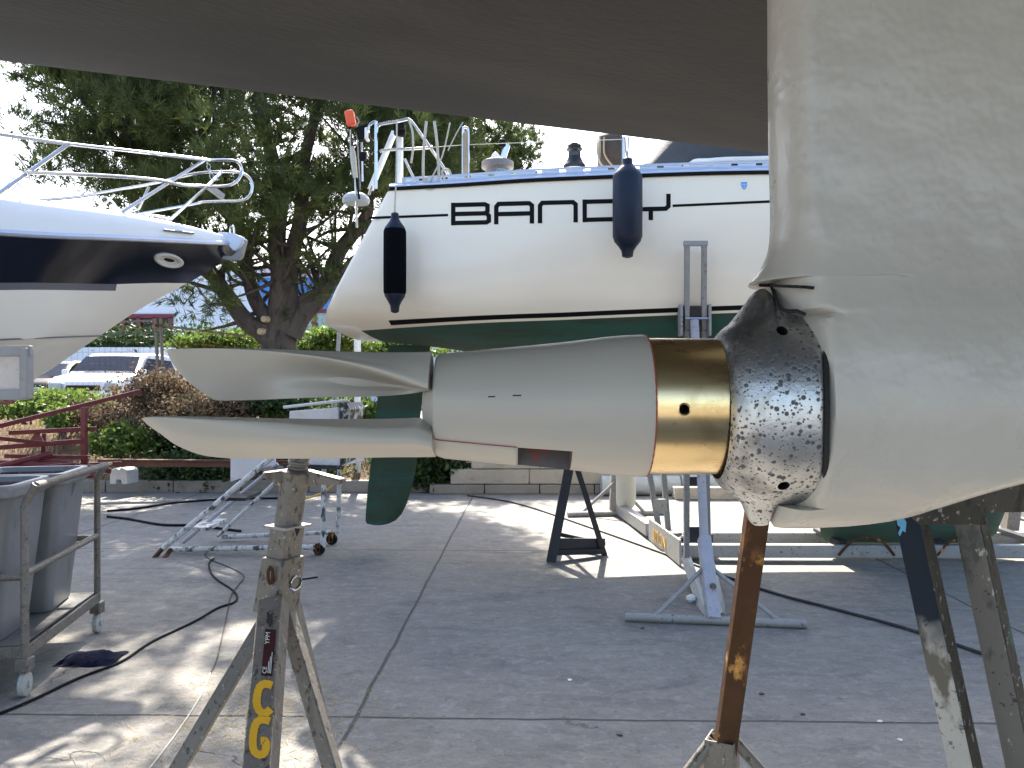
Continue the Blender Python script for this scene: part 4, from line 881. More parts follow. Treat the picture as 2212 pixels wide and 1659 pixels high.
for (cu, cv, ru, rv, dd) in ((240,448,22,17,6.3), (40,370,24,34,5.4)):
    g = MB(); g.tube([P(cu+ru*math.cos(a)-rv*.9*math.sin(a)*(-.2), cv+rv*math.sin(a)+ru*.75*math.cos(a), dd+.12*math.sin(a)) for a in [2*math.pi*k/14 for k in range(14)]], .007, 7, closed=True, sub=2)
    g.build('fender_basket', M['chrome'], my)
    for q in (-.4, .5):
        g = MB(); g.tube([P(cu+ru*q, cv+rv*.4, dd), P(cu+ru*q-28, cv+42, dd-.1)], .005, 6); g.build('basket_rod', M['chrome'], my)
g = MB()
for k in range(9):
    t = k/8; u = lerp(448, 472, t) if t < .5 else lerp(460, 478, (t-.5)*2); v = (350+t*2*40) if t < .5 else 390-(t-.5)*2*20
    g.tube([P(u+4*math.cos(a)*(k % 2*.8+.2), v+6*math.sin(a), 6.7) for a in [2*math.pi*q/8 for q in range(8)]], .003, 5, closed=True)
g.build('chain', M['chrome'], my)
g = MB(); g.bar(P(450,402,6.85), P(482,426,7.0), .03, .05); g.build('step_plate', M['galv_light'], my)
g = MB(); g.bar(P(300,467,6.3), P(366,476,6.6), .05, .012); g.tube([P(310,463,6.3), P(366,471,6.55)], .012, 8); g.tube([P(325,464,6.36), P(326,470,6.36)], .012, 6); g.build('deck_cleat', M['chrome'], my)
g = MB(); a = my_at(355,497,lambda s: bs(s)*1.0+.01)[0]; b = my_at(418,504,lambda s: bs(s)*1.0+.01)[0]; g.tube([a, b], .009, 8); g.build('moulding_slot', M['galv'], my)
# prop pad standing under the yacht at the left edge
pd = thing('prop_pad_stand', Vector((-2.62, 4.0, 0)), 'white cracked pad in rusty steel frame at the left edge of the picture', 'boat prop')
dP = 4.0; g = MB()
for a, b in (((-60,760),(68,758)), ((-60,853),(60,853))): g.bar(P(a[0],a[1],dP), P(b[0],b[1],dP), .03, .05, up=(0,0,1))
g.bar(P(58,752,dP-.002), P(58,860,dP-.002), .034, .06, up=(0,1,0)); g.build('frame', mat('steel_rust_corners', (.30,.30,.32), .5, .3, var=.12, scale=9, layers=[((.24,.10,.04), 13, .62, .66, (1,1,1))]), pd, bevel=.003)
g = MB(); g.box(P(-5,806,dP+.02), (.24,.04,.20)); g.build('pad', mat('cracked_white_pad', (.66,.62,.60), .7, var=.06, scale=12, bump=.5, bscale=60, layers=[((.30,.27,.24), 24, .64, .67, (1,1,3)), ((.28,.25,.22), 17, .65, .675, (3,1,1))]), pd, bevel=.004)
g = MB(); g.bar(P(-50,806,dP+.08), P(-50,806,dP+.08)-Vector((0,0,1.6)), .06, .06, up=(0,1,0)); g.build('post', M['galv'], pd)
g = MB(); g.bar(P(-50,806,dP+.08)-Vector((.3,0,1.62)), P(-50,806,dP+.08)+Vector((-.02,0,-1.62)), .06, .06); g.build('foot', M['galv'], pd)

# ------------------------------------------------------------------ screw jack stand, left foreground
js = thing('jack_stand', (-.55, 1.8, 0), 'grey galvanised screw jack stand with yellow painted letters on its leg', 'jack stand')
dJ = 1.8
top, nut, fl, apex = P(648, 955, dJ), P(641, 1028, dJ), P(622, 1133, dJ), P(598, 1300, dJ)
ax = (top-apex).normalized()
g = MB(); pr_ = []; L_ = (top-nut).length+.01; k = 0; t = 0
while t < L_: pr_ += [(t, .0200), (t+.0035, .0232), (t+.0065, .0232), (t+.010, .0200)]; t += .012
g.lathe(nut, ax, pr_, 28); g.build('screw_thread', M['galv'], js)
g = MB(); g.lathe(nut, ax, [(-.020,.030),(-.012,.031),(.0,.034),(.008,.034),(.012,.026)], 28)
g.build('screw_nut', M['galv'], js, bevel=.001)
for s_, e in ((-1, P(568,1026,dJ-.02)), (1, P(741,1040,dJ-.03))):
    g = MB(); g.bar(nut+Vector((s_*.020,0,-.002)), e, .026, .034, w2=.030, h2=.012); g.build('nut_wing', M['galv'], js, bevel=.004)
g = MB(); g.lathe(fl, ax, [(-.02,.029),((nut-fl).length-.015,.029)], 28); g.build('inner_tube', M['galv'], js)
g = MB(); R3 = Matrix.Rotation(math.radians(38), 4, 'Z')
def sq(c, s, rot): return [c+Matrix.Rotation(rot, 3, 'Z') @ Vector((x*s, y*s, 0)) for x, y in ((-1,-1),(1,-1),(1,1),(-1,1))]
rt = math.radians(-33)
g.grid([sq(apex+ax*.09, .0265, rt), sq(fl-ax*.006, .0265, rt)], True, True); g.build('square_sleeve', M['galv'], js, bevel=.003)
g = MB(); g.grid([sq(fl-ax*.006, .036, rt), sq(fl+ax*.0, .036, rt)], True, True); g.build('sleeve_flange', M['galv_light'], js, bevel=.001)
g = MB(); g.prism([P(636,1142,dJ-.038), P(648,1142,dJ-.034), P(641,1160,dJ-.037)], (0,.004,0)); g.build('sight_hole_shade', M['gap'], js, smooth=False)  # dark triangle on the sleeve, painted for the shade inside a hole
g = MB(); g.grid([sq(apex-ax*.02, .035, rt), sq(apex+ax*.10, .033, rt)], True, True); g.build('leg_socket', M['galv'], js, bevel=.004)
for (u, v) in ((584,1243), (638,1259)):
    c = P(u, v, dJ-.045); g = MB(); g.tube([c+Vector((math.cos(a)*.011*(.45 if u < 600 else 1), 0.01*math.sin(a), math.sin(a)*.012)) if u > 600 else c+Vector((math.cos(a)*.005, 0, math.sin(a)*.018)) for a in [2*math.pi*k/12 for k in range(12)]], .0036, 8, closed=True); g.build('eye_bolt', M['chrome'] if u > 600 else M['rust'], js)
def legp(u0, v0, d0, u1, v1, d1, w_, h_, nm='leg', upv=(0,1,0), m='galv'):
    a, b = P(u0, v0, d0), P(u1, v1, d1); b = a+(b-a)*(a.z/(a.z-b.z)); g = MB(); g.bar(a, b, w_, h_, up=upv); o = g.build(nm, M[m], js, bevel=.0035); return a, b
legp(592,1310,1.78, 385,1659,1.66, .030, .042)
la, lb = legp(592,1300,1.755, 563,1659,1.50, .053, .050, m='galv')
legp(612,1300,1.80, 722,1672,1.72, .030, .044)
legp(620,1262,1.84, 716,1659,2.02, .030, .045)
dl = (lb-la).normalized(); ux = dl.cross(Vector((0,-1,0))).normalized(); ux = -ux if ux.x < 0 else ux; nf = ux.cross(dl); nf = -nf if nf.y > 0 else nf
def on_leg(u, v, off=.0275):
    eye = Vector((0,0,H)); r = P(u, v, 1)-eye; return eye+r*((la+nf*off-eye).dot(nf)/r.dot(nf))
def flat_stroke(g, pts, wd, off):
    pts = resample([Vector((p[0], p[1], 0)) for p in pts], 1, 6)[0]; n = len(pts); rows = []
    for i in range(n):
        t = (pts[min(i+1, n-1)]-pts[max(i-1, 0)]).normalized(); nn = Vector((-t.y, t.x, 0)); w2 = wd*(1+.08*math.sin(i*2.1)); a = pts[i]+nn*w2/2; b = pts[i]-nn*w2/2
        rows.append([on_leg(a.x, a.y, off), on_leg(b.x, b.y, off)])
    g.grid(rows)
g = MB(); flat_stroke(g, [(588,1481),(574,1477),(562,1483),(556,1500),(555,1522),(563,1538),(576,1539),(585,1531)], 17, .0262); g.build('painted_letter', M['yellow'], js)
g = MB(); flat_stroke(g, [(583,1558),(570,1554),(557,1558),(549,1575),(546,1602),(549,1622),(560,1630),(571,1626),(575,1612),(573,1601),(563,1600)], 17, .0262); g.build('painted_letter', M['yellow'], js)
c4 = [on_leg(u, v, .0262) for u, v in ((573,1358),(596,1360),(587,1461),(564,1459))]
g = MB(); g.add(c4, [(0,1,2,3)]); g.build('maker_label', M['label_dark'], js, smooth=False)
yd = (c4[0]-c4[3]).normalized(); xd = (c4[1]-c4[0]).normalized(); fr_ = lambda a, b: c4[3]+(c4[0]-c4[3])*b+(c4[1]-c4[0])*a+nf*.0008
text('label_print', 'YPM', .0145, M['label_white'], js, fr_(.50, .66), yd, -xd, .0002)
text('label_print', 'CE', .0125, M['label_white'], js, fr_(.46, .04), yd, -xd, .0002)
for q in range(3): 
    g = MB(); g.bar(fr_(.60+q*.12, .06), fr_(.60+q*.12, .30+.1*q), .0012, .0003, up=nf); g.build('label_line', M['label_white'], js)
g = MB(); rr = random.Random(3)
for (cu, cv, ru, rv) in ((582,1335,8,20),(577,1305,5,9),(604,1288,5,8)):
    pts = []
    for k in range(16): a = 2*math.pi*k/16; q = rr.uniform(.6, 1.1); pts.append(on_leg(cu+ru*q*math.cos(a), cv+rv*q*math.sin(a)+3, .0275+.008*(cv < 1320)))
    if cv > 1320: g.add(pts, [tuple(range(16))])
g.build('tar_smear', M['tar'], js, smooth=False)

# ------------------------------------------------------------------ rusty prop carrying our hull, in a socket stand
rp = thing('rusty_prop', (.40, 1.58, 0), 'brown rusty flat steel prop rising from a square grey socket stand', 'boat prop')
a = P(1563, 1640, 1.60); b0 = P(1632, 1135, 1.47); b = b0+(b0-a)*( (own_z(.46,1.2)-.035-b0.z)/(b0.z-a.z) )
g = MB(); g.bar(a-(b0-a)*.2, b, .040, .026, up=(0,1,0)); g.build('post', M['rust'], rp, bevel=.002)
g = MB(); g.bar(b+Vector((-.03,0,.02)), b+Vector((.03,0,.01)), .06, .02); g.build('top_pad', M['rubber'], rp, bevel=.005)
ctr_ = P(1560, 1592, 1.6); sk = MB(); rt2 = math.radians(-28)
top_o = sq(ctr_, .0275, rt2); bot_o = [p-Vector((.0,0,.30)) for p in top_o]; top_i = sq(ctr_, .0240, rt2); bot_i = [p-Vector((0,0,.3)) for p in top_i]
sk.grid([bot_i, bot_o, top_o, top_i, bot_i], True); sk.build('socket', M['galv'], rp, bevel=.0012)
for dx, dy in ((-.80,-.15), (.85,-.15), (-.22,.75)):
    a0 = ctr_-Vector((0,0,.035)); e = Vector((a0.x+dx, a0.y+dy, 0)); a0 = a0+Vector((0,0,.055)); dd_ = (e-a0).normalized(); g = MB(); g.tube([a0+dd_*.030, e], .0105, 12); g.build('leg', M['galv'], rp)

# ------------------------------------------------------------------ trestle on the right
tr_ = thing('trestle', (1.0, 1.3, 0), 'speckled grey brown steel trestle with blue and white leg at the right edge', 'trestle')
dT = 1.25
def tleg(u0, v0, d0, du, m1, m2, nm='leg'):
    a = P(u0, v0, d0); b = P(u0+du, v0+540, d0-.02); b = a+(b-a)*(a.z/(a.z-b.z)); d_ = (b-a).normalized()
    x = Matrix.Rotation(math.radians(-47), 3, 'Z') @ Vector((1,0,0)); x = (x-d_*x.dot(d_)).normalized(); y = d_.cross(x); h = .0185
    def ring(c): return [c-x*h-y*h, c+x*h-y*h, c+x*h+y*h, c-x*h+y*h]
    g = MB(); A_, B_ = ring(a), ring(b); cs = [i for i in range(4)]
    for i in range(4):
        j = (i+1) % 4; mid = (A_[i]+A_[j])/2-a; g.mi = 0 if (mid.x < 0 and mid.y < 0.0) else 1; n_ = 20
        g.grid([[A_[i].lerp(B_[i], k/n_), A_[j].lerp(B_[j], k/n_)] for k in range(n_+1)])
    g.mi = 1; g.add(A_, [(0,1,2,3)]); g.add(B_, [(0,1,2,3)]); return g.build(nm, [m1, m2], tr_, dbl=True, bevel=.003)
blue_leg = mat('leg_blue_over_whitish', (.42,.41,.38), .6, .0, spec=.2, var=.1, scale=14, bump=.25, bscale=110, layers=[((.12,.13,.13), 60, .58, .64, (1,1,1)), ((.13,.12,.10), 14, .56, .63, (1,1,.5)), ((.10,.17,.15), 9, .60, .68, (1,1,.4))])  # whitish colour, turning dark blue above a ragged height
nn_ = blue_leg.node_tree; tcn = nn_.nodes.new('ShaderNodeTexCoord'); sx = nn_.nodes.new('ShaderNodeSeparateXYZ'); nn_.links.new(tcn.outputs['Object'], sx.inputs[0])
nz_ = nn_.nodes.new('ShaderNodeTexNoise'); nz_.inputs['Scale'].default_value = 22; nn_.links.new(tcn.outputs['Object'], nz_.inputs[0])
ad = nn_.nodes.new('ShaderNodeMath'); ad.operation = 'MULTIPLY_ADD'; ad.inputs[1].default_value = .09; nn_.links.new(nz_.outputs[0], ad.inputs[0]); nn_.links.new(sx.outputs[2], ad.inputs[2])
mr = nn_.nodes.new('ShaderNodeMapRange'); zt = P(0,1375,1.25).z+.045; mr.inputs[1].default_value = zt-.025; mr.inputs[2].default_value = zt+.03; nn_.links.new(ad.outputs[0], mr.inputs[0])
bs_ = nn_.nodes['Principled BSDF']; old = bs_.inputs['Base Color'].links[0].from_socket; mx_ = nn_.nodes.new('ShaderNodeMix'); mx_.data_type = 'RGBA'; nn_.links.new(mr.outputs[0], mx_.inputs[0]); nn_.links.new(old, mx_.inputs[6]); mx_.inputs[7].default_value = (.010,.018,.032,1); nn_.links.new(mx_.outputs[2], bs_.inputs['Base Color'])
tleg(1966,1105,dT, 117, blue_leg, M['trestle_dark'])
tleg(2096,1120,dT, 114, M['trestle_grey'], M['trestle_dark'])
tleg(2330,1120,dT+.45, 60, M['trestle_grey'], M['trestle_dark']); tleg(2440,1120,dT+.45, 60, M['trestle_grey'], M['trestle_dark'])
g = MB(); g.prism([P(u, v, dT-.045) for u, v in ((1964,1108),(1975,1050),(2104,1050),(2133,1134),(1990,1134))], (0,.012,0)); g.build('head_plate', M['trestle_dark'], tr_, bevel=.0015)
g = MB(); g.bar(P(1960,1070,dT), P(2480,1070,dT+.45), .05, .05); g.build('top_beam', M['trestle_dark'], tr_)
g = MB(); rws = [[P(1938+k*1.0, 1120, dT-.052), P(1950, 1118, dT-.055), P(1953,1126,dT-.056)] for k in range(1)]
g.add([P(u, v, dT-.05) for u, v in ((1938,1120),(1952,1118),(1958,1128),(1956,1150),(1950,1146),(1944,1158),(1942,1152),(1947,1140),(1940,1134))], [tuple(range(9))]); o = g.build('tape_scrap', mat('light_blue_tape', (.10,.38,.62), .4, var=.3, scale=60), tr_, smooth=False); s_ = o.modifiers.new('s','SOLIDIFY'); s_.thickness = .002

# ------------------------------------------------------------------ cart with bins
O2 = Vector((-2.50, 4.25, 0)); sd = Vector((-.17, 1.07, 0)).normalized(); ld = Vector((-sd.y, sd.x, 0)); 
cart = thing('bin_cart', O2, 'grey tube framed cart on castors carrying the grey bins', 'cart')
def Cc(s, l, z): return O2+sd*s+ld*l+Vector((0,0,z))
Ls, Ll = 1.10, 1.25
g = MB(); rt3 = math.atan2(sd.y, sd.x)-math.pi/2; Rz = Matrix.Rotation(rt3, 3, 'Z')
g.box(Cc(Ls/2, Ll/2, .245), (Ll, Ls, .02), Rz); g.build('deck', M['deckwood'], cart)
for a, b in ((Cc(0,0,.225), Cc(Ls,0,.225)), (Cc(0,0,.225), Cc(0,Ll,.225)), (Cc(Ls,0,.225), Cc(Ls,Ll,.225)), (Cc(0,Ll,.225), Cc(Ls,Ll,.225))):
    g = MB(); g.bar(a, b, .03, .06); g.build('deck_beam', M['galv'], cart, bevel=.003)
for (s, l) in ((0,0), (Ls,0), (0,Ll), (Ls,Ll)):
    k = 1 if s == 0 else -1
    g = MB(); g.tube([Cc(s,l,.19), Cc(s,l,.97), Cc(s+.015*k,l+.0,.99), Cc(s, l-.055, 1.085)], .020, 12); g.build('post', M['galv'], cart)
    g = MB(); g.bar(Cc(s,l,.20), Cc(s,l,.125), .07, .07, up=(0,1,0)); g.build('castor_fork', M['galv'], cart, bevel=.008)
    g = MB(); c0 = Cc(s, l, .062); g.lathe(c0-ld*.018, ld, [(0,.05),(.004,.062),(.032,.062),(.036,.05)], 24); g.lathe(c0-ld*.030, ld, [(0,.02),(.06,.02)], 12); g.build('castor_wheel', mat('worn_white_wheel', (.42,.41,.38), .6, var=.2, scale=20), cart, bevel=.002)
for a, b, r in ((Cc(0,-.05,1.075), Cc(Ls,-.05,1.075), .022), (Cc(0,0,.625), Cc(Ls,0,.625), .019), (Cc(0,0,.61), Cc(0,Ll,.61), .019), (Cc(Ls,0,.61), Cc(Ls,Ll,.61), .019)):
    g = MB(); g.tube([a, b], r, 12); g.build('side_rail', M['galv'], cart)
def make_bin(loc, label):
    """two-wheeled bin body: tapering box with rolled rim, ribs, front lip"""
    t = thing('wheelie_bin', (0,0,0), label, 'bin', 'grey bins standing on the cart')
    W0, D0_, W1, D1, Hh = .36, .40, .50, .50, .82
    def rr(w_, d_, z, r=.05, n=5):
        out = []
        for cx, cy, a0 in ((1,1,0),(-1,1,90),(-1,-1,180),(1,-1,270)):
            for k in range(n+1): a = math.radians(a0+90*k/n); out.append(Vector((cx*(w_/2-r)+r*math.cos(a), cy*(d_/2-r)+r*math.sin(a), z)))
        return out
    g = MB(); rows = [rr(W0*.95, D0_*.95, 0), rr(W0, D0_, .015)]+[rr(lerp(W0,W1,k), lerp(D0_,D1,k), .015+k*(Hh-.10)) for k in (.2,.4,.6,.8,1.)]
    rows += [rr(W1+.012, D1+.012, Hh-.075), rr(W1+.05, D1+.05, Hh-.06), rr(W1+.055, D1+.055, Hh-.03), rr(W1+.03, D1+.03, Hh)]
    g.grid(rows, True); g.add(rows[0], [tuple(range(len(rows[0])))]); g.build('body', M['binplastic'], t, angle=40)
    g = MB(); g.grid([rr(W1+.03, D1+.03, Hh), rr(W1-.03, D1-.03, Hh), rr(W1-.05, D1-.05, Hh-.03)], True); g.build('rim', M['binplastic'], t, angle=40)
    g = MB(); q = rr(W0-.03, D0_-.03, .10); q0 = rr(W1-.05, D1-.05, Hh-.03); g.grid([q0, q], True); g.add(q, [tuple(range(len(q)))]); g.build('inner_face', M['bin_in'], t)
    for x in (-.14, .14):
        g = MB(); g.prism([Vector((x-.006, -D1/2-.005, Hh-.07)), Vector((x-.006, -D1/2-.035, Hh-.07)), Vector((x-.006, -D1/2+.004, Hh-.16))], (.012,0,0)); g.build('rib', M['binplastic'], t)
    g = MB(); g.tube([Vector((-.10,-D1/2-.04,Hh-.035)), Vector((.10,-D1/2-.04,Hh-.035))], .014, 10); g.build('grip_bar', M['binplastic'], t)
    for q in (-1, 1):
        g = MB(); g.prism([Vector((q*.25-.006, -.03, Hh-.08)), Vector((q*.25+.02*q, -.03, Hh-.08)), Vector((q*.235, -.03, Hh-.19))], (0,.012,0)); g.build('rib', M['binplastic'], t)
    t.location = loc; t.rotation_euler = (0,0,rt3); return t
b1_ = make_bin(Cc(.26,.33,.257), 'grey bin with stained dark inside at the near end of the cart')
copy_tree(b1_, Cc(.83,.30,.257), rt3+.05, 'scuffed grey bin at the far end of the cart beside the bent rail')
copy_tree(b1_, Cc(.82,.92,.257), rt3, 'grey bin at the far left corner of the cart with only its rim showing')

# ------------------------------------------------------------------ rolling stairs
sc_ = thing('rolling_stairs', (-1.8, 7.9, 0), 'paint chipped white rolling steel stairs behind the jack stand', 'stairs')
def P7(u, v, d): return P(u, v, d)
nearF, farF = 7.75, 8.25
def S_(pts, r, nm='tube', m='worn_white', sub=0): g = MB(); g.tube(pts, r, 10, sub=sub); g.build(nm, M[m], sc_)
S_([P7(365,1187,nearF+.1), P7(690,1181,nearF)], .024, 'base_tube'); S_([P7(480,1160,farF+.2), P7(716,1150,farF+.1)], .022, 'base_tube')
S_([P7(353,1184,nearF-.05), P7(573,1000,nearF-.05), P7(640,945,nearF)], .028, 'stringer'); S_([P7(395,1172,nearF+.3), P7(600,1002,nearF+.35)], .020, 'handrail', 'lilac_steel')
S_([P7(470,1158,farF+.2), P7(640,1000,farF+.1)], .020, 'stringer')
S_([P7(700,1010,nearF), P7(697,1182,nearF)], .024, 'upright'); S_([P7(733,1010,farF), P7(731,1152,farF)], .022, 'upright')
for u, v in ((430,1140), (505,1078), (572,1022)):
    g = MB(); a = P7(u-22, v, nearF); b = P7(u+60, v-14, farF); g.box((a+b)/2, ((b-a).x*1.0, .5, .03)); g.build('tread', M['dark_steel'] if u > 500 else M['worn_white'], sc_)
for k in range(2):
    g = MB(); g.bar(P7(350+k*20,1186,nearF-.04), P7(332+k*22,1207,nearF-.12), .03, .03); g.build('foot', M['rust'], sc_)
for (u, v, d) in ((688,1198,nearF), (716,1172,farF)):
    g = MB(); c0 = P(u, v, d); g.bar(c0+Vector((0,0,.10)), c0, .06, .05, up=(0,1,0)); g.build('castor_fork', M['rust'], sc_)
    g = MB(); c0.z = .055; g.lathe(c0+Vector((0,-.02,0)), (0.25,1,0), [(0,.045),(.004,.055),(.036,.055),(.04,.045)], 20); g.lathe(c0+Vector((0,-.028,0)), (0.25,1,0), [(0,.018),(.05,.018)], 12); g.build('castor_wheel', M['rubber'], sc_)
# sheet metal platform box
g = MB(); bx = [P7(u, v, nearF-.02) for u, v in ((622,1003),(736,1008),(742,878),(616,890))]; off = Vector((.12,.55,0))
g.prism([bx[0], bx[1], P7(731,880,nearF-.02), P7(625,888,nearF-.02)], off); g.build('platform_box', M['white_steel'], sc_, bevel=.006)
g = MB(); g.tube([P7(612,880,nearF-.05), P7(735,866,nearF-.03), P7(752,867,nearF+.05), P7(757,876,nearF+.2)], .014, 8, sub=3); g.build('box_rim', M['white_steel'], sc_)
g = MB(); g.prism([P7(733,872,nearF-.05), P7(748,870,nearF-.05), P7(755,885,nearF-.04), P7(750,905,nearF-.04), P7(742,1000,nearF-.04), P7(734,1008,nearF-.04)], (.06,.5,0)); g.build('box_end', mat('tarred_white_edge', (.6,.6,.6), .5, var=.1, scale=5, layers=[((.018,.02,.024), 9, .42, .50, (1,1,1))]), sc_, bevel=.006)
g = MB(); g.bar(P7(612,1006,nearF-.05), P7(738,1010,nearF-.05), .03, .035); g.build('box_base', M['tar'], sc_)
g = MB(); g.prism([P7(u, v, 8.4) for u, v in ((498,1040),(498,990),(594,990),(594,1012))], (0,.03,0)); g.build('side_sheet', M['white_steel'], sc_)

# ------------------------------------------------------------------ cables and small things on the floor
def cable(name, pts, r, m, label, cat='cable', grp=None, sub=8):
    g = MB(); g.tube([G(*p)+Vector((0,0,r)) if len(p) == 2 else P(*p) for p in pts], r, 8, sub=sub); o = g.build(name, M[m], smooth=True); tag(o, label, cat, grp); return o
cable('black_hose', [(-40,1560),(60,1520),(170,1468),(262,1432),(330,1388),(420,1345),(470,1316),(505,1304),(512,1290),(500,1275),(470,1255),(455,1238),(452,1218),(462,1208)], .008, 'rubber', 'black hose curling across the concrete past the blue rag', 'hose')
cable('thin_cable', [(452,1190),(442,1200),(460,1212),(485,1222),(515,1236),(527,1248),(515,1265),(498,1290),(490,1330),(470,1420),(455,1455)], .005, 'dark_steel', 'thin dark cable looping down beside the jack stand', 'cable')
cable('pale_string', [(455,1455),(430,1510),(385,1580),(340,1640),(300,1690)], .004, 'rope', 'thin pale cord running to the bottom left of the yard', 'cord')
cable('long_hose', [(231,1106),(300,1100),(380,1088),(500,1080),(640,1078)], .014, 'rubber', 'dark hose lying along the foot of the planted bank', 'hose')
cable('long_hose', [(232,1118),(280,1124),(350,1136),(420,1138),(520,1150)], .014, 'rubber', 'second dark hose diverging below the first one by the cart', 'hose')
cable('long_cable', [(1010,1072),(1120,1090),(1300,1150),(1500,1222),(1660,1280),(1800,1318),(1960,1362),(2140,1422),(2200,1445)], .011, 'dark_steel', 'long dark cable lying slanted across the yard to the right', 'cable')
cable('short_lead', [(642,1254),(660,1252),(686,1248)], .006, 'rubber', 'short black lead end lying behind the eye bolt of the jack stand', 'cable', sub=3)
cable('yellow_hose', [(756,985,11.3),(735,1030,11.3),(700,1062,11.3),(650,1078,11.3),(620,1062,11.2),(588,1035,11.0)], .014, 'yellow_hose', 'yellow hose hanging in a loop behind the rolling stairs', 'hose')
g = MB(); rows = []; c0 = G(198,1425)
for i in range(25):
    r = []
    for j in range(17):
        x = (i/24-.5)*.32; y = (j/16-.5)*.26; e = max(0, 1-((x/.17)**2+(y/.13)**2)+.35*mnoise.noise(Vector((x*14,y*14,0)))); z = .004+.022*e**.5+.016*abs(mnoise.noise(Vector((x*26,y*26,3))))*(e > 0)
        r.append(c0+Vector((x*(1+.15*mnoise.noise(Vector((y*9,0,1)))), y+.05*mnoise.noise(Vector((x*12,2,0))), z)))
    rows.append(r)
g.grid(rows); o = g.build('rag', M['rag']); tag(o, 'crumpled dark navy rag on the concrete beside the cart wheel', 'rag')
g = MB(); g.lathe(G(1493,1300)+Vector((0,0,.0)), (0,0,1), [(0,.025),(.02,.04),(.04,.035),(.055,.01)], 7); o = g.build('crumpled_paper', M['plastic_white'], smooth=False); tag(o, 'small crumpled white paper ball at the foot of the lilac prop', 'litter')
rr = random.Random(11)
FL = ['dark flake under the foot bar of the lilac prop', 'pale flake lying left of the trestle legs', 'dark flake on the joint line right of the rusty post', 'white flake between the two trestle legs', 'dark flake lying left of the socket stand', 'white flake left of the rusty post below the foot bar', 'dark flake right of the rusty post near the cable', 'white flake beside the foot of the blue and white trestle leg']
for k, (u, v) in enumerate(((1388,1348+10),(1600+300,1560),(3000/1.8228+0,1500),(2060,1590),(1340,1590),(1230,1470),(1735,1545),(1945,1600))):
    g = MB(); c0 = G(u, v); pts = [c0+Vector((.016*math.cos(a)*rr.uniform(.5,1.3), .014*math.sin(a)*rr.uniform(.5,1.3), .003)) for a in [2*math.pi*q/7 for q in range(7)]]
    g.prism(pts, (0,0,.003)); o = g.build('paint_flake', M['plastic_white'] if k % 2 else M['dark_steel'], smooth=False); tag(o, FL[k], 'paint flake', 'paint flakes scattered on the yard')
# ------------------------------------------------------------------ foliage
def raw(name, V, Fc, m, parent=None, base=None):
    """V (n,3) numpy, faces as an (f,k) int array"""
    org = np.array(ORG[parent.name]) if parent is not None else np.array(base)
    me = bpy.data.meshes.new(name); n = len(V); k = Fc.shape[1]; me.vertices.add(n); me.vertices.foreach_set('co', (V-org).astype(np.float32).ravel())
    me.loops.add(Fc.size); me.loops.foreach_set('vertex_index', Fc.astype(np.int32).ravel()); me.polygons.add(len(Fc)); me.polygons.foreach_set('loop_start', np.arange(0, Fc.size, k, dtype=np.int32)); me.update(calc_edges=True)
    me.materials.append(m); o = bpy.data.objects.new(name, me); COL.objects.link(o)
    if parent is not None: o.parent = parent
    else: o.location = org.tolist()
    ORG[o.name] = tuple(org); return o
RN = np.random.default_rng(5)
def unit(n): v = RN.normal(size=(n,3)); return v/np.linalg.norm(v, axis=1, keepdims=True)
def needle_tufts(centers, outdir, per, ln, wd):
    n = len(centers); c = np.repeat(centers, per, 0); o = np.repeat(outdir, per, 0)
    d = o*.9+unit(n*per)*.8+np.array([0,0,.25]); d /= np.linalg.norm(d, axis=1, keepdims=True)
    s = np.cross(d, unit(n*per)); s /= np.linalg.norm(s, axis=1, keepdims=True)+1e-9
    L_ = ln*RN.uniform(.6, 1.15, (n*per, 1)); b = c+RN.normal(size=c.shape)*.02
    V = np.stack([b-s*wd/2, b+s*wd/2, b+d*L_], 1).reshape(-1, 3); return V, np.arange(len(V)).reshape(-1, 3)
def leaf_cloud(c, rad, n, size, seed=0, flat=0., clumps=14):
    rg = np.random.default_rng(seed); cc = unit(clumps)*np.array(rad)*rg.uniform(.35, .85, (clumps,1)); k = rg.integers(0, clumps, n)
    p = cc[k]+rg.normal(size=(n,3))*np.array(rad)*.26; p[:,2] = np.maximum(p[:,2], -rad[2]); p = p+np.array(c)
    a = unit(n); b = np.cross(a, unit(n)); b /= np.linalg.norm(b, axis=1, keepdims=True); L_ = size*rg.uniform(.5, 1.4, (n,1))
    V = np.stack([p-a*L_*.5, p+b*L_*.32, p+a*L_*.5, p-b*L_*.32], 1).reshape(-1,3); return V, np.arange(n*4).reshape(-1,4)
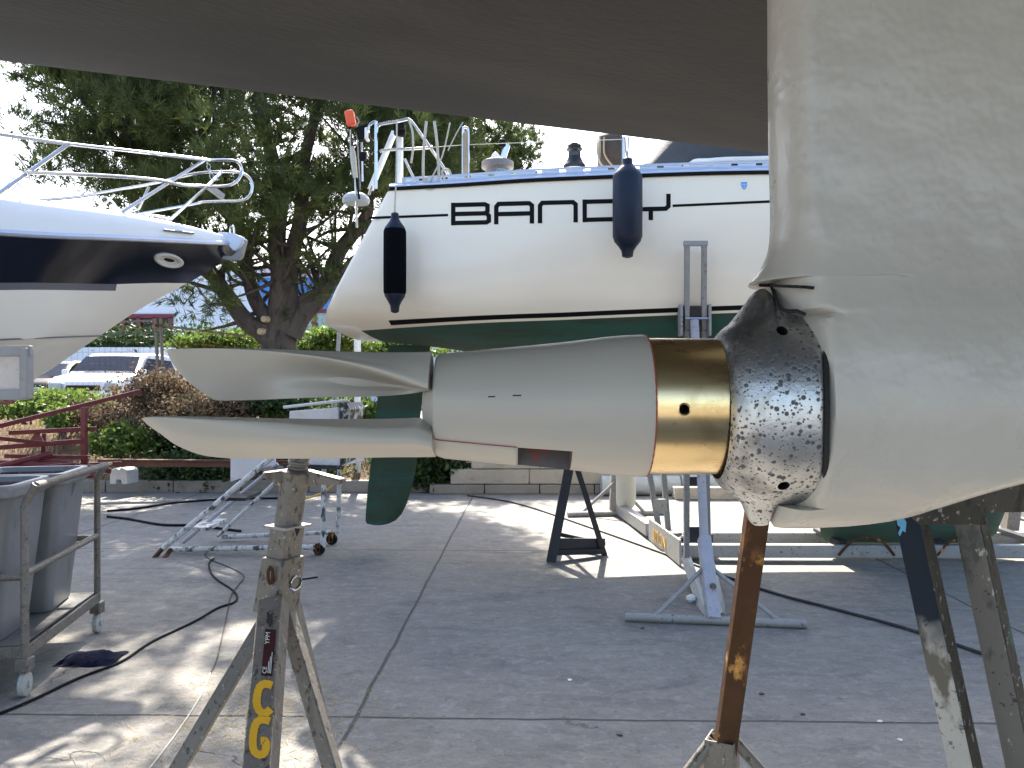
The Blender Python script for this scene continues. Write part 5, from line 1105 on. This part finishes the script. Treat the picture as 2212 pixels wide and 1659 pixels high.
# ------------------------------------------------------------------ the pine
base = P(606, 905, 14.2); base.z = bank_z(base.x, base.y)-.05
pine = thing('pine_tree', base, 'large spreading pine tree with dark forked trunk behind the boats', 'tree')
dT_ = 14.2; pf = 62/F*dT_
limbs = [([(606,905),(606,840),(602,770),(603,715)], [.38,.33,.31,.30]),
 ([(596,740),(560,712),(528,690),(492,640),(470,610),(440,560),(395,490),(330,400),(250,300),(150,180)], [.22,.175,.155,.135,.12,.11,.10,.08,.06,.04]),
 ([(598,720),(572,682),(548,640),(532,575),(520,500),(490,400),(440,290),(380,180)], [.18,.135,.12,.11,.10,.08,.06,.04]),
 ([(604,730),(602,660),(606,600),(598,520),(604,430),(585,330),(560,200),(540,60),(520,-80)], [.22,.18,.16,.15,.13,.11,.09,.07,.04]),
 ([(616,720),(622,650),(628,560),(650,470),(655,360),(680,250),(700,100)], [.2,.17,.14,.12,.1,.08,.04]),
 ([(625,725),(650,680),(690,640),(712,600),(735,540),(790,470),(800,420),(830,360)], [.22,.19,.17,.15,.13,.11,.08,.05]),
 ([(640,652),(680,632),(720,610),(760,560),(800,540)], [.08,.07,.06,.05,.03]),
 ([(530,600),(480,560),(440,545),(400,520)], [.07,.06,.05,.03]), ([(604,480),(560,400),(500,350),(430,330)], [.1,.08,.06,.03]), ([(650,470),(720,400),(770,330),(800,250)], [.1,.08,.06,.03])]
rr = random.Random(21); tips = []
g = MB()
for k, (pts, rad) in enumerate(limbs):
    dd = [0]+[0 for _ in pts[1:]]; q = []
    sway = rr.uniform(-1.6, 1.6) if k else 0
    for i, (u, v) in enumerate(pts): q.append(P(u, v, dT_+sway*(i/len(pts))**1.3+ (.0 if k == 0 else -.05)))
    if k == 0: q[0].z = base.z
    if k == 0: g.tube(q, rad, 16, sub=4)
    else:
        gb = MB(); gb.tube(q, rad, 10, sub=4); gb.build('limb', M['bark'], pine, angle=60)
        # side branches
        for i in range(2, len(q)):
            for _ in range(4):
                a = q[i].lerp(q[i-1], rr.random()); dr = Vector((rr.uniform(-1,1), rr.uniform(-1,1), rr.uniform(-.25,.9))).normalized(); L_ = rr.uniform(.6, 1.3)*(.6 if rad[i] > .15 else 1)
                m1 = a+dr*L_*.5+Vector((0,0,rr.uniform(-.1,.2))); e = a+dr*L_+Vector((0,0,rr.uniform(0,.4))); g.tube([a, m1, e], [min(.05, rad[i]*.45), .028, .012], 5, sub=2); tips.append(e)
g.build('trunk', M['bark'], pine, angle=60)
for (u, v) in ((569,689), (561,716)):
    g = MB(); c0 = P(u, v, dT_-.33); g.lathe(c0, (-.4,-1,0), [(-.2,.06),(.0,.055),(.01,.05)], 14); g.build('sawn_stub', M['cut_wood'], pine)
# crown: clumps through the volume
cen = []; cx, cz = (600-CU)/F*14, 6.6; tries = 0
while len(cen) < 560 and tries < 20000:
    tries += 1; v = unit(1)[0]; r = RN.uniform(.30, 1.)**.55; p = np.array([cx+.15, 14.0, cz])+v*r*np.array([4.35, 3.5, 3.6])
    u_ = CU+p[0]/p[1]*F; v_ = CV-(p[2]-H)/p[1]*F
    lim = np.interp(u_, [0,60,120,230,330,430,520,600,680,740,800,900,1000,1100,1200], [250,420,450,470,500,560,590,470,480,500,430,400,395,385,300])
    if v_ > lim-10: continue
    sx_, sy_ = p[0]+.147*p[2]+.45, p[1]-1.043*p[2]
    if sx_ > np.interp(sy_, [5.5,7.0,8.2,8.94,10.5,11.5,13], [.2,.6,.5,.35,-.45,-1.1,-1.1]): continue
    if sy_ < 5.6 and sx_ > -3.4 and RN.random() < .85: continue
    if 400 < u_ < 780 and v_ > 230 and RN.random() < .62: continue
    cen.append(p)
cen = np.array(cen); t_ = []; o_ = []
for c in cen:
    m = 44; v = unit(m); rad = RN.uniform(.26, .56); q = c+v*RN.uniform(.3, 1, (m,1))*rad*np.array([1.15,1.15,.7]); t_.append(q); o_.append(v*.8+np.array([0,0,.45]))
low = []
for (u, v, d) in ((400,640,13.2),(430,600,13.4),(380,600,13.3),(350,585,13.2),(700,590,13.6),(735,610,13.6),(745,640,13.7),(690,520,13.5),(480,560,13.4),(465,655,13.2),(420,665,13.2),(720,560,13.8),(740,500,13.9),(540,520,13.3),(575,440,13.4)): low.append(P(u, v, d))
for c in low:
    m = 16; v = unit(m); q = np.array(c)+v*RN.uniform(.2, 1, (m,1))*np.array([.50,.4,.30]); t_.append(q); o_.append(v*.8)
for c in tips:
    m = 5; v = unit(m); t_.append(np.array(c)+v*.12); o_.append(v)
T_, O_ = np.concatenate(t_), np.concatenate(o_); V, Fc = needle_tufts(T_, O_, 13, .19, .017)
raw('crown', V, Fc, M['needles'], pine)
p2 = P(1010, 800, 21); p2.z = .8
pine2 = thing('pine_tree', p2, 'second pine standing farther back, its crown showing above the stern of the cream sailboat', 'tree')
g = MB(); g.tube([p2, p2+Vector((.1,0,2.5)), p2+Vector((-.1,.2,6.5))], [.28,.22,.12], 10, sub=4)
c2 = []; r2 = random.Random(4)
for k in range(120):
    v = unit(1)[0]; p = np.array([-1.35, 21., 7.0])+v*RN.uniform(.2,1)**.5*np.array([2.0,1.8,1.75]); c2.append(p)
    if k % 6 == 0: g.tube([p2+Vector((0,.1,4.0+r2.random()*1.5)), Vector(tuple(p))], [.06,.015], 5)
g.build('trunk', M['bark'], pine2, angle=60)
t_, o_ = [], []
for c in c2: v = unit(44); t_.append(c+v*RN.uniform(.3,1,(44,1))*.55); o_.append(v*.8+np.array([0,0,.45]))
V, Fc = needle_tufts(np.concatenate(t_), np.concatenate(o_), 12, .24, .024); raw('crown', V, Fc, M['needles'], pine2)
# ------------------------------------------------------------------ shrubs and plants on the bank
def shrub(name, u, v, d, rad, n, size, m, label, cat, seed, grp=None):
    c = P(u, v, d); base = Vector((c.x, c.y, c.z-rad[2])); t = thing(name, base, label, cat, grp)
    V, Fc = leaf_cloud(c, rad, n, size, seed); raw('foliage', V, Fc, M[m], t)
    g = MB(); r2 = random.Random(seed)
    for k in range(7): e = c+Vector((r2.uniform(-1,1)*rad[0]*.7, r2.uniform(-1,1)*rad[1]*.7, r2.uniform(0,.8)*rad[2])); g.tube([base+Vector((r2.uniform(-.1,.1),0,-.1)), base.lerp(e, .5)+Vector((0,0,.05)), e], [.015,.012,.006], 5)
    g.build('stems', M['bark'], t); return t
G1 = 'green shrubs growing on the bank'
shrub('shrub', 60, 868, 13.6, (1.1,.6,.27), 4200, .075, 'leaf_bright', 'light green shrub on the bank below the yacht bow', 'shrub', 1, G1)
shrub('shrub', 140, 866, 14.2, (.6,.5,.22), 3000, .07, 'leaf_bright', 'flowering light green shrub in front of the white van', 'shrub', 2, G1)
shrub('shrub', 135, 905, 12.9, (.28,.2,.22), 1000, .07, 'leaf_bright', 'small bright green plant above the red steel heap', 'shrub', 3, G1)
shrub('shrub', 260, 955, 12.8, (.48,.3,.28), 2400, .075, 'leaf_bright', 'leafy green plant right of the red steel heap', 'shrub', 4, G1)
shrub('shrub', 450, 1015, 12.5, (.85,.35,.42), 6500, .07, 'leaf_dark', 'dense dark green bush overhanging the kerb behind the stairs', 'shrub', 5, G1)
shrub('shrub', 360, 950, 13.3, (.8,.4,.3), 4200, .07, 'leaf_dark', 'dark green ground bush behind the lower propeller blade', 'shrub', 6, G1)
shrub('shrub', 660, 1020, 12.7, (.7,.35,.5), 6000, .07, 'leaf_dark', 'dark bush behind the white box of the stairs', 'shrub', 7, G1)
shrub('ivy', 945, 1015, 12.25, (.85,.22,.38), 7000, .08, 'leaf_dark', 'ivy spilling over the low wall beside the green rudder', 'ivy', 8)
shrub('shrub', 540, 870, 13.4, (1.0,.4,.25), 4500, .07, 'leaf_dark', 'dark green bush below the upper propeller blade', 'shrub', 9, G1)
shrub('shrub', 770, 890, 14.5, (.7,.4,.45), 3600, .09, 'leaf_bright', 'sunlit bush between the white pole and the rudder', 'shrub', 10, G1)
shrub('dry_bush', 345, 858, 13.8, (.80,.5,.42), 7500, .06, 'leaf_dry', 'tall dry brown bush right of the white van', 'dry bush', 11)
shrub('dry_bush', 425, 895, 13.2, (1.0,.5,.35), 6500, .06, 'leaf_dry', 'dry brown brush behind the tips of the propeller blades', 'dry bush', 12)
shrub('dry_bush', 215, 900, 13.3, (.55,.4,.30), 2600, .06, 'leaf_dry', 'low dry brush between the green plants above the scrap', 'dry bush', 13)
shrub('weed', 1253, 1040, 12.2, (.16,.1,.2), 700, .06, 'leaf_dark', 'small weed at the joint of the low block wall', 'weed', 14)
G2 = 'hedge shrubs along the white boundary wall'
shrub('hedge_shrub', 480, 738, 17.5, (.95,.4,.30), 4500, .09, 'leaf_bright', 'yellow green hedge shrub left of the pine trunk', 'shrub', 15, G2)
shrub('hedge_shrub', 720, 742, 18.5, (1.0,.4,.32), 4500, .09, 'leaf_bright', 'yellow green hedge shrub between pine trunk and sailboat stern', 'shrub', 16, G2)
shrub('hedge_shrub', 860, 752, 19.0, (1.3,.4,.22), 3500, .09, 'leaf_bright', 'hedge shrub under the green hull behind the rudder', 'shrub', 17, G2)
# dry grass as ground cover
n = 9000; px = RN.uniform(-9.5, -1.6, n); py = RN.uniform(12.5, 16.2, n); pz = np.array([bank_z(a, b) for a, b in zip(px, py)]); dn = (np.sin(px*2.3+py)+np.sin(px*.9-2*py) > -.5) & (pz > .1); px, py, pz = px[dn], py[dn], pz[dn]; n = len(px)
d = unit(n)*.45+np.array([0,0,1.]); s = unit(n); s[:,2] = 0; hgt = RN.uniform(.05, .30, (n,1)); b = np.stack([px, py, pz-.02], 1)
V = np.stack([b-s*.008, b+s*.008, b+d*hgt], 1).reshape(-1,3); o = raw('dry_grass', V, np.arange(n*3).reshape(-1,3), M['straw'], base=(-5, 14, 0)); tag(o, kind='stuff')
# fallen pine needles on the concrete
n = 2600; th = RN.uniform(0, math.pi, n); px = np.concatenate([RN.normal(-1.25,.30,n//2), RN.uniform(-3,3,n-n//2)]); py = np.concatenate([RN.normal(4.0,.45,n//2), RN.uniform(3.3,8,n-n//2)])
b = np.stack([px, py, np.full(n,.003)], 1); d = np.stack([np.cos(th), np.sin(th), np.zeros(n)], 1); s = np.stack([-np.sin(th), np.cos(th), np.zeros(n)], 1); ln = RN.uniform(.02,.07,(n,1))
V = np.stack([b-s*.0012, b+s*.0012, b+d*ln+s*.0012+np.array([0,0,.004]), b+d*ln-s*.0012+np.array([0,0,.004])], 1).reshape(-1,3); o = raw('fallen_pine_needles', V, np.arange(n*4).reshape(-1,4), M['straw'], base=(0,5,0)); tag(o, kind='stuff')
# ------------------------------------------------------------------ low wall, stone blocks, pipes behind the yard
wl = thing('block_wall', (-.2, 12.15, 0), 'low wall of pale stone blocks with dark stains behind the rudder', 'wall'); 
for row, (z0, z1) in enumerate(((.0,.14),(.145,.36),(.365,.60))):
    x = -1.2+row*.3
    while x < 5.5:
        w_ = 1.15 if row == 1 else (1.0 if row else .8); g = MB(); g.box((x+w_/2, 12.13+.01*row, (z0+z1)/2), (w_-.012, .22, z1-z0-.006)); g.build('stone_block', M['block'] if row else M['kerbstone'], wl, bevel=.01); x += w_
for k, (u0, u1, v, d, lab) in enumerate(((1298,1468,1048,11.9,'pale grey concrete pipe lying left of the white fender'), (1470,1600,1047,11.9,'pale grey concrete pipe lying behind the lilac prop'))):
    g = MB(); g.lathe(P(u0, v, d), (1,0,0), [(0,.12),(.01,.14),((u1-u0)/F*d-.01,.14),((u1-u0)/F*d,.12)], 24); o = g.build('concrete_pipe', M['pipe']); tag(o, lab, 'pipe', 'concrete pipes lying along the wall')
for k, (u0, u1, lab) in enumerate(((1455,1608,'long cream stone block lying in front of the concrete pipes'), (1611,1760,'cream stone block lying behind the zinc ring and rusty prop'))):
    g = MB(); a, b = G(u0,1078), G(u1,1078); g.box((a+b)/2+Vector((0,0,.085)), ((b-a).x, .2, .17)); o = g.build('stone_block', M['block'], bevel=.012); tag(o, lab, 'stone block', 'cream stone blocks on the ground')
# ------------------------------------------------------------------ heap of red steel
gr = 'red steel beams in the heap beside the cart'
items = [((-20,925,10.3),(303,845,11.4),.07,'long red beam sticking up diagonally from the heap'), ((-10,872,10.4),(30,868,10.4),.05,None), ((20,935,10.6),(208,926,10.9),.07,'short dark red beam below the diagonal beam'), ((182,880,10.8),(182,1000,10.8),.075,'upright dark red post standing in the heap'),
 ((-20,968,10.4),(185,952,10.8),.075,'upper horizontal dark red beam touching the upright post'), ((10,985,10.3),(190,988,10.6),.06,'horizontal red beam with pale top edge'), ((-20,1000,10.0),(200,1012,10.4),.09,'thick red tube second from the bottom of the heap'), ((60,990,10.3),(240,1018,10.6),.07,'red tube pointing to the leafy plant'),
 ((-20,1030,10.1),(210,1026,10.3),.08,'lowest dark red tube of the heap above the bins'), ((150,1005,10.7),(262,1000,11.0),.05,'thin red bar lying rightmost in the heap'), ((20,1016,9.9),(160,1003,10.2),.05,'slim bright red bar crossing the tubes'),
 ((-20,945,10.0),(120,960,10.5),.06,'red bar below the triangular bracket'), ((-20,1012,9.8),(110,980,10.4),.07,'red tube rising slightly to the right at the left end of the heap'), ((40,1002,10.6),(225,1009,10.8),.05,'thin dark bar between the two thick red tubes'), ((95,938,10.9),(92,1000,10.7),.05,'short upright red strut left of the tall upright post')]
k = 0
for a, b, w_, lab in items:
    g = MB(); pa, pb = P(*a), P(*b); pa.z = max(pa.z, .05); pb.z = max(pb.z, .05)
    if 'tube' in (lab or ''): g.tube([pa, pb], w_*.5, 12)
    else: g.bar(pa, pb, w_, w_*.8)
    o = g.build('red_steel_beam', M['red_steel'], bevel=.004); tag(o, lab or 'short red stub at the left end of the heap', 'steel beam', gr)
g = MB(); g.prism([P(u, v, 10.7) for u, v in ((55,962),(80,930),(97,958))], (0,.02,0)); o = g.build('red_bracket', M['red_steel'], smooth=False); tag(o, 'small triangular rusty red bracket among the red beams', 'bracket')
g = MB(); a, b = P(215,985+14,11.6), P(650,988+14,11.9); g.bar(a, b, .10, .10); g.bar(a+Vector((0,-.06,.04)), b+Vector((0,-.06,.04)), .03, .02); o = g.build('brown_beam', M['brownbeam']); tag(o, 'long brown rusty beam lying above the kerb behind the cart', 'steel beam')
g = MB(); g.bar(P(203,1018,10.3), P(240,1000,10.6), .04, .03); o = g.build('timber_offcut', M['cut_wood']); tag(o, 'short pale timber offcut beside the bin rim', 'timber')
g = MB(); g.bar(P(505,1012,11.2), P(570,965,11.9), .06, .04); o = g.build('timber_offcut', M['brownbeam']); tag(o, 'leaning brown plank behind the lower blade tip', 'timber')
g = MB(); c0 = P(262,1028,11.9); g.prism([c0+Vector(p) for p in ((-.13,-.08,-.11),(-.04,-.08,-.11),(-.035,-.08,-.05),(.03,-.08,-.05),(.04,-.08,-.11),(.12,-.08,-.11),(.12,-.08,.09),(.03,-.08,.13),(0,-.08,.09),(-.04,-.08,.12),(-.13,-.08,.09))], (.06,.24,0)); o = g.build('concrete_block', M['concblock'], bevel=.012, smooth=False); tag(o, 'notched white concrete fence foot lying on the kerb', 'concrete block')
# ------------------------------------------------------------------ fence, pole
fe_ = thing('wire_fence', (-6, 15.6, .6), 'rusty wire mesh fence with double post on top of the bank', 'fence')
dF = 15.6
for (u, dd) in ((337,0), (348,.05)):
    g = MB(); g.tube([P(u-1,688,dF), P(u+6,850,dF)], .032, 8); g.build('post', M['galv'], fe_)
g = MB(); g.box(P(343,703,dF-.02), (.12,.06,.05)); g.build('clamp', M['rust'], fe_)
for pts in (((120,700),(230,697),(338,692)), ((352,703),(400,710),(530,726))):
    g = MB(); g.tube([P(u,v,dF) for u,v in pts], .022, 6); g.build('top_tube', M['galv'], fe_)
g = MB()
for k in range(34): u = 130+k*12; g.tube([P(u, 704 if u < 340 else 704+(u-350)*.12, dF), P(u+2, 850, dF)], .0022, 3)
for k in range(6): g.tube([P(125,712+k*25,dF), P(335,708+k*25,dF), P(530,730+k*24,dF)], .0022, 3)
g.build('wire_mesh', M['rust'], fe_)
wp = thing('white_pole', Vector((P(772,900,13).x, 13, .3)), 'white round pole standing behind the green rudder', 'pole'); g = MB(); a = P(772,905,13); g.tube([Vector((a.x,13,.15)), P(772,715,13)], .055, 16); g.build('shaft', M['white_gel'], wp)
g = MB(); g.lathe(P(772,715,13), (0,0,1), [(0,.06),(.03,.06),(.05,.02)], 16); g.build('cap', M['white_gel'], wp)
ld_ = thing('leaning_pole', Vector((P(729,765,13.5).x, 13.5, .6)), 'thin pale pole under the stern of the cream sailboat', 'pole'); g = MB(); g.tube([P(733,705,13.5), P(722,900,13.5)], .035, 8); g.build('shaft', M['galv_light'], ld_)
# ------------------------------------------------------------------ boundary wall, building
bw = thing('corrugated_wall', (-6, 27, .6), 'white corrugated boundary wall behind the parked cars', 'wall')
g = MB(); rows = []
for z in (.6, 2.78): rows.append([Vector((-20+k*.12, 27+(.035 if k % 4 < 2 else -.035), z)) for k in range(230)])
g.grid(rows); g.add([(-20,27.04,.6),(7.6,27.04,.6),(7.6,27.2,.6),(-20,27.2,.6),(-20,27.04,2.8),(7.6,27.04,2.8),(7.6,27.2,2.8),(-20,27.2,2.8)], [(0,1,2,3),(4,5,6,7),(0,1,5,4),(2,3,7,6),(1,2,6,5),(3,0,4,7)]); g.build('panel', M['wall_white'], bw, smooth=False)
hd = thing('hedge', (-7, 27.6, 2.5), 'dark green hedge growing along the top of the white corrugated wall', 'hedge')
n = 26000; p = np.stack([RN.uniform(-17, 5, n), RN.normal(27.7,.25,n), 2.75+np.abs(RN.normal(0,.33,n))*1.0+.12*np.sin(RN.uniform(0,6,n))], 1); a = unit(n); b = np.cross(a, unit(n)); L_ = .16*RN.uniform(.5,1.3,(n,1))
V = np.stack([p-a*L_*.5, p+b*L_*.3, p+a*L_*.5, p-b*L_*.3], 1).reshape(-1,3); raw('foliage', V, np.arange(n*4).reshape(-1,4), M['leaf_dark'], hd)
bd = thing('building', (-6, 34, .6), 'white commercial building with blue band and dark red window frames', 'building')
dB = 34
g = MB(); g.box((-8, 38, 3.5), (30, 8, 5.8)); g.build('wall', M['wall_white'], bd)
g = MB(); a, b = P(557,600,dB-.08), P(760,668,dB-.08); g.box(((a.x+b.x)/2, dB-.06, (a.z+b.z)/2), (b.x-a.x, .1, a.z-b.z)); g.build('blue_band', M['blue_wall'], bd)
def win(u0, u1, v0, v1, n_, m):
    a, b = P(u0, v0, dB), P(u1, v1, dB); w_ = b.x-a.x; h_ = a.z-b.z; g = MB()
    g.box(((a.x+b.x)/2, dB-.05, a.z), (w_+.2, .16, .16)); g.box(((a.x+b.x)/2, dB-.05, b.z), (w_+.2, .16, .1))
    for k in range(n_+1): g.box((a.x+w_*k/n_, dB-.06, (a.z+b.z)/2), (.16, .14, h_-.1))
    f = g.build('window', M['dark_red'], bd); g = MB(); g.box(((a.x+b.x)/2, dB-.01, (a.z+b.z)/2), (w_, .04, h_)); 
    ORG[f.name] = ORG[bd.name]; o = g.build('pane', M[m], f)
win(200, 370, 683, 722, 5, 'glass'); win(640, 760, 672, 722, 3, 'glass_pale')
for v in (562, 575, 592):
    g = MB(); a, b = P(560, v, dB-.2), P(780, v-4, dB-.2); g.bar(a, b, .05, .06); g.build('red_trim', M['dark_red'], bd)
# ------------------------------------------------------------------ parked cars
def car(name, loc, rz, paint, label, cat, van=True):
    t = thing(name, (0,0,0), label, cat); W_ = .9; L_ = 4.2; Hh = 1.65 if van else 1.45
    # side outline (y back, z)
    hood = .98 if van else .86; o_ = [(0,.30),(-.02,.55),(.05,hood-.14),(.25,hood),(1.05,hood+.10),(1.75,Hh-.13),(2.05,Hh-.02),(3.0,Hh),(L_-.3,Hh-.05),(L_,Hh-.5),(L_,.35)]
    g = MB(); rows = []
    for fx, ins in ((-1,0),(-.93,.03),(-.5,.05),(0,.055),(.5,.05),(.93,.03),(1,0)):
        r = []
        for (y, z) in o_:
            tz = max(0, (z-hood-.05)/(Hh-hood)); w2 = W_*(1-.17*tz); nose = .14*(abs(fx)**3)*(1 if y < .3 else 0); r.append(Vector((fx*w2, y+nose, z-(0 if abs(fx) < .95 else .05*(z > hood)))))
        rows.append(r)
    g.grid(rows); g.add(rows[0], [tuple(range(len(o_)))]); g.add(rows[-1], [tuple(range(len(o_)))]); g.build('body', paint, t, angle=40, bevel=.03)
    g = MB(); e = .012; q = [(-.80,1.10,hood+.115),(.80,1.10,hood+.115),(.70,1.73,Hh-.155),(-.70,1.73,Hh-.155)]; nrm_ = Vector((0,-.6,.62)).normalized()
    g.grid([[Vector((lerp(-.82,.82,k/8)*lerp(1,.87,j/3), lerp(1.11,1.72,j/3)-.0, lerp(hood+.115,Hh-.145,j/3)))+nrm_*(.05+.02*(1-(k/4-1)**2)) for k in range(9)] for j in range(4)]); g.build('windscreen', M['car_glass'], t)
    for sx in (-1, 1):
        g = MB(); g.prism([Vector((sx*(W_+.004)*f_, y, z)) for y, z, f_ in ((1.35,hood+.12,.99),(1.95,Hh-.16,.88),(3.6,Hh-.18,.88),(3.8,hood+.12,.99))], (sx*.008,0,0)); g.build('side_window', M['car_glass'], t)
        g = MB(); g.box((sx*(W_+.10), 1.15, hood+.10), (.18,.10,.20 if van else .14)); g.build('wing_mirror', paint if van else M['car_black'], t, bevel=.04)
        g = MB(); g.box((sx*.68, .02, hood-.25), (.34,.08,.20)); g.build('headlight', M['glass_pale'], t, bevel=.03)
        for y in (.85, 3.5):
            g = MB(); g.lathe((sx*(W_-.20), y, .33), (sx,0,0), [(0,.30),(.02,.33),(.18,.33),(.20,.30)], 24); wv = g.build('wheel', M['rubber'], t); ORG[wv.name] = (0,0,0); g = MB(); g.lathe((sx*(W_-.01), y, .33), (sx,0,0), [(0,.2),(.02,.19),(.03,.05)], 16); g.build('rim', M['chrome'], wv)
    g = MB(); g.box((0,-.03,hood-.28), (.8,.06,.14)); g.build('grille', M['rubber'], t, bevel=.02)
    g = MB(); g.box((0,-.05,.42), (1.7,.10,.22)); g.build('bumper', paint, t, bevel=.05)
    t.location = loc; t.rotation_euler = (0,0,rz); return t
c0 = P(228,800,20.5); car('parked_van', (-10.62, 20.5, .8), math.radians(2), M['car_white'], 'small white van parked facing the camera behind the dry bush', 'van')
c0 = P(128,800,20.8); car('parked_car', (-12.62, 20.6, .8), math.radians(2), M['car_black'], 'black car parked beside the white van', 'car', False)
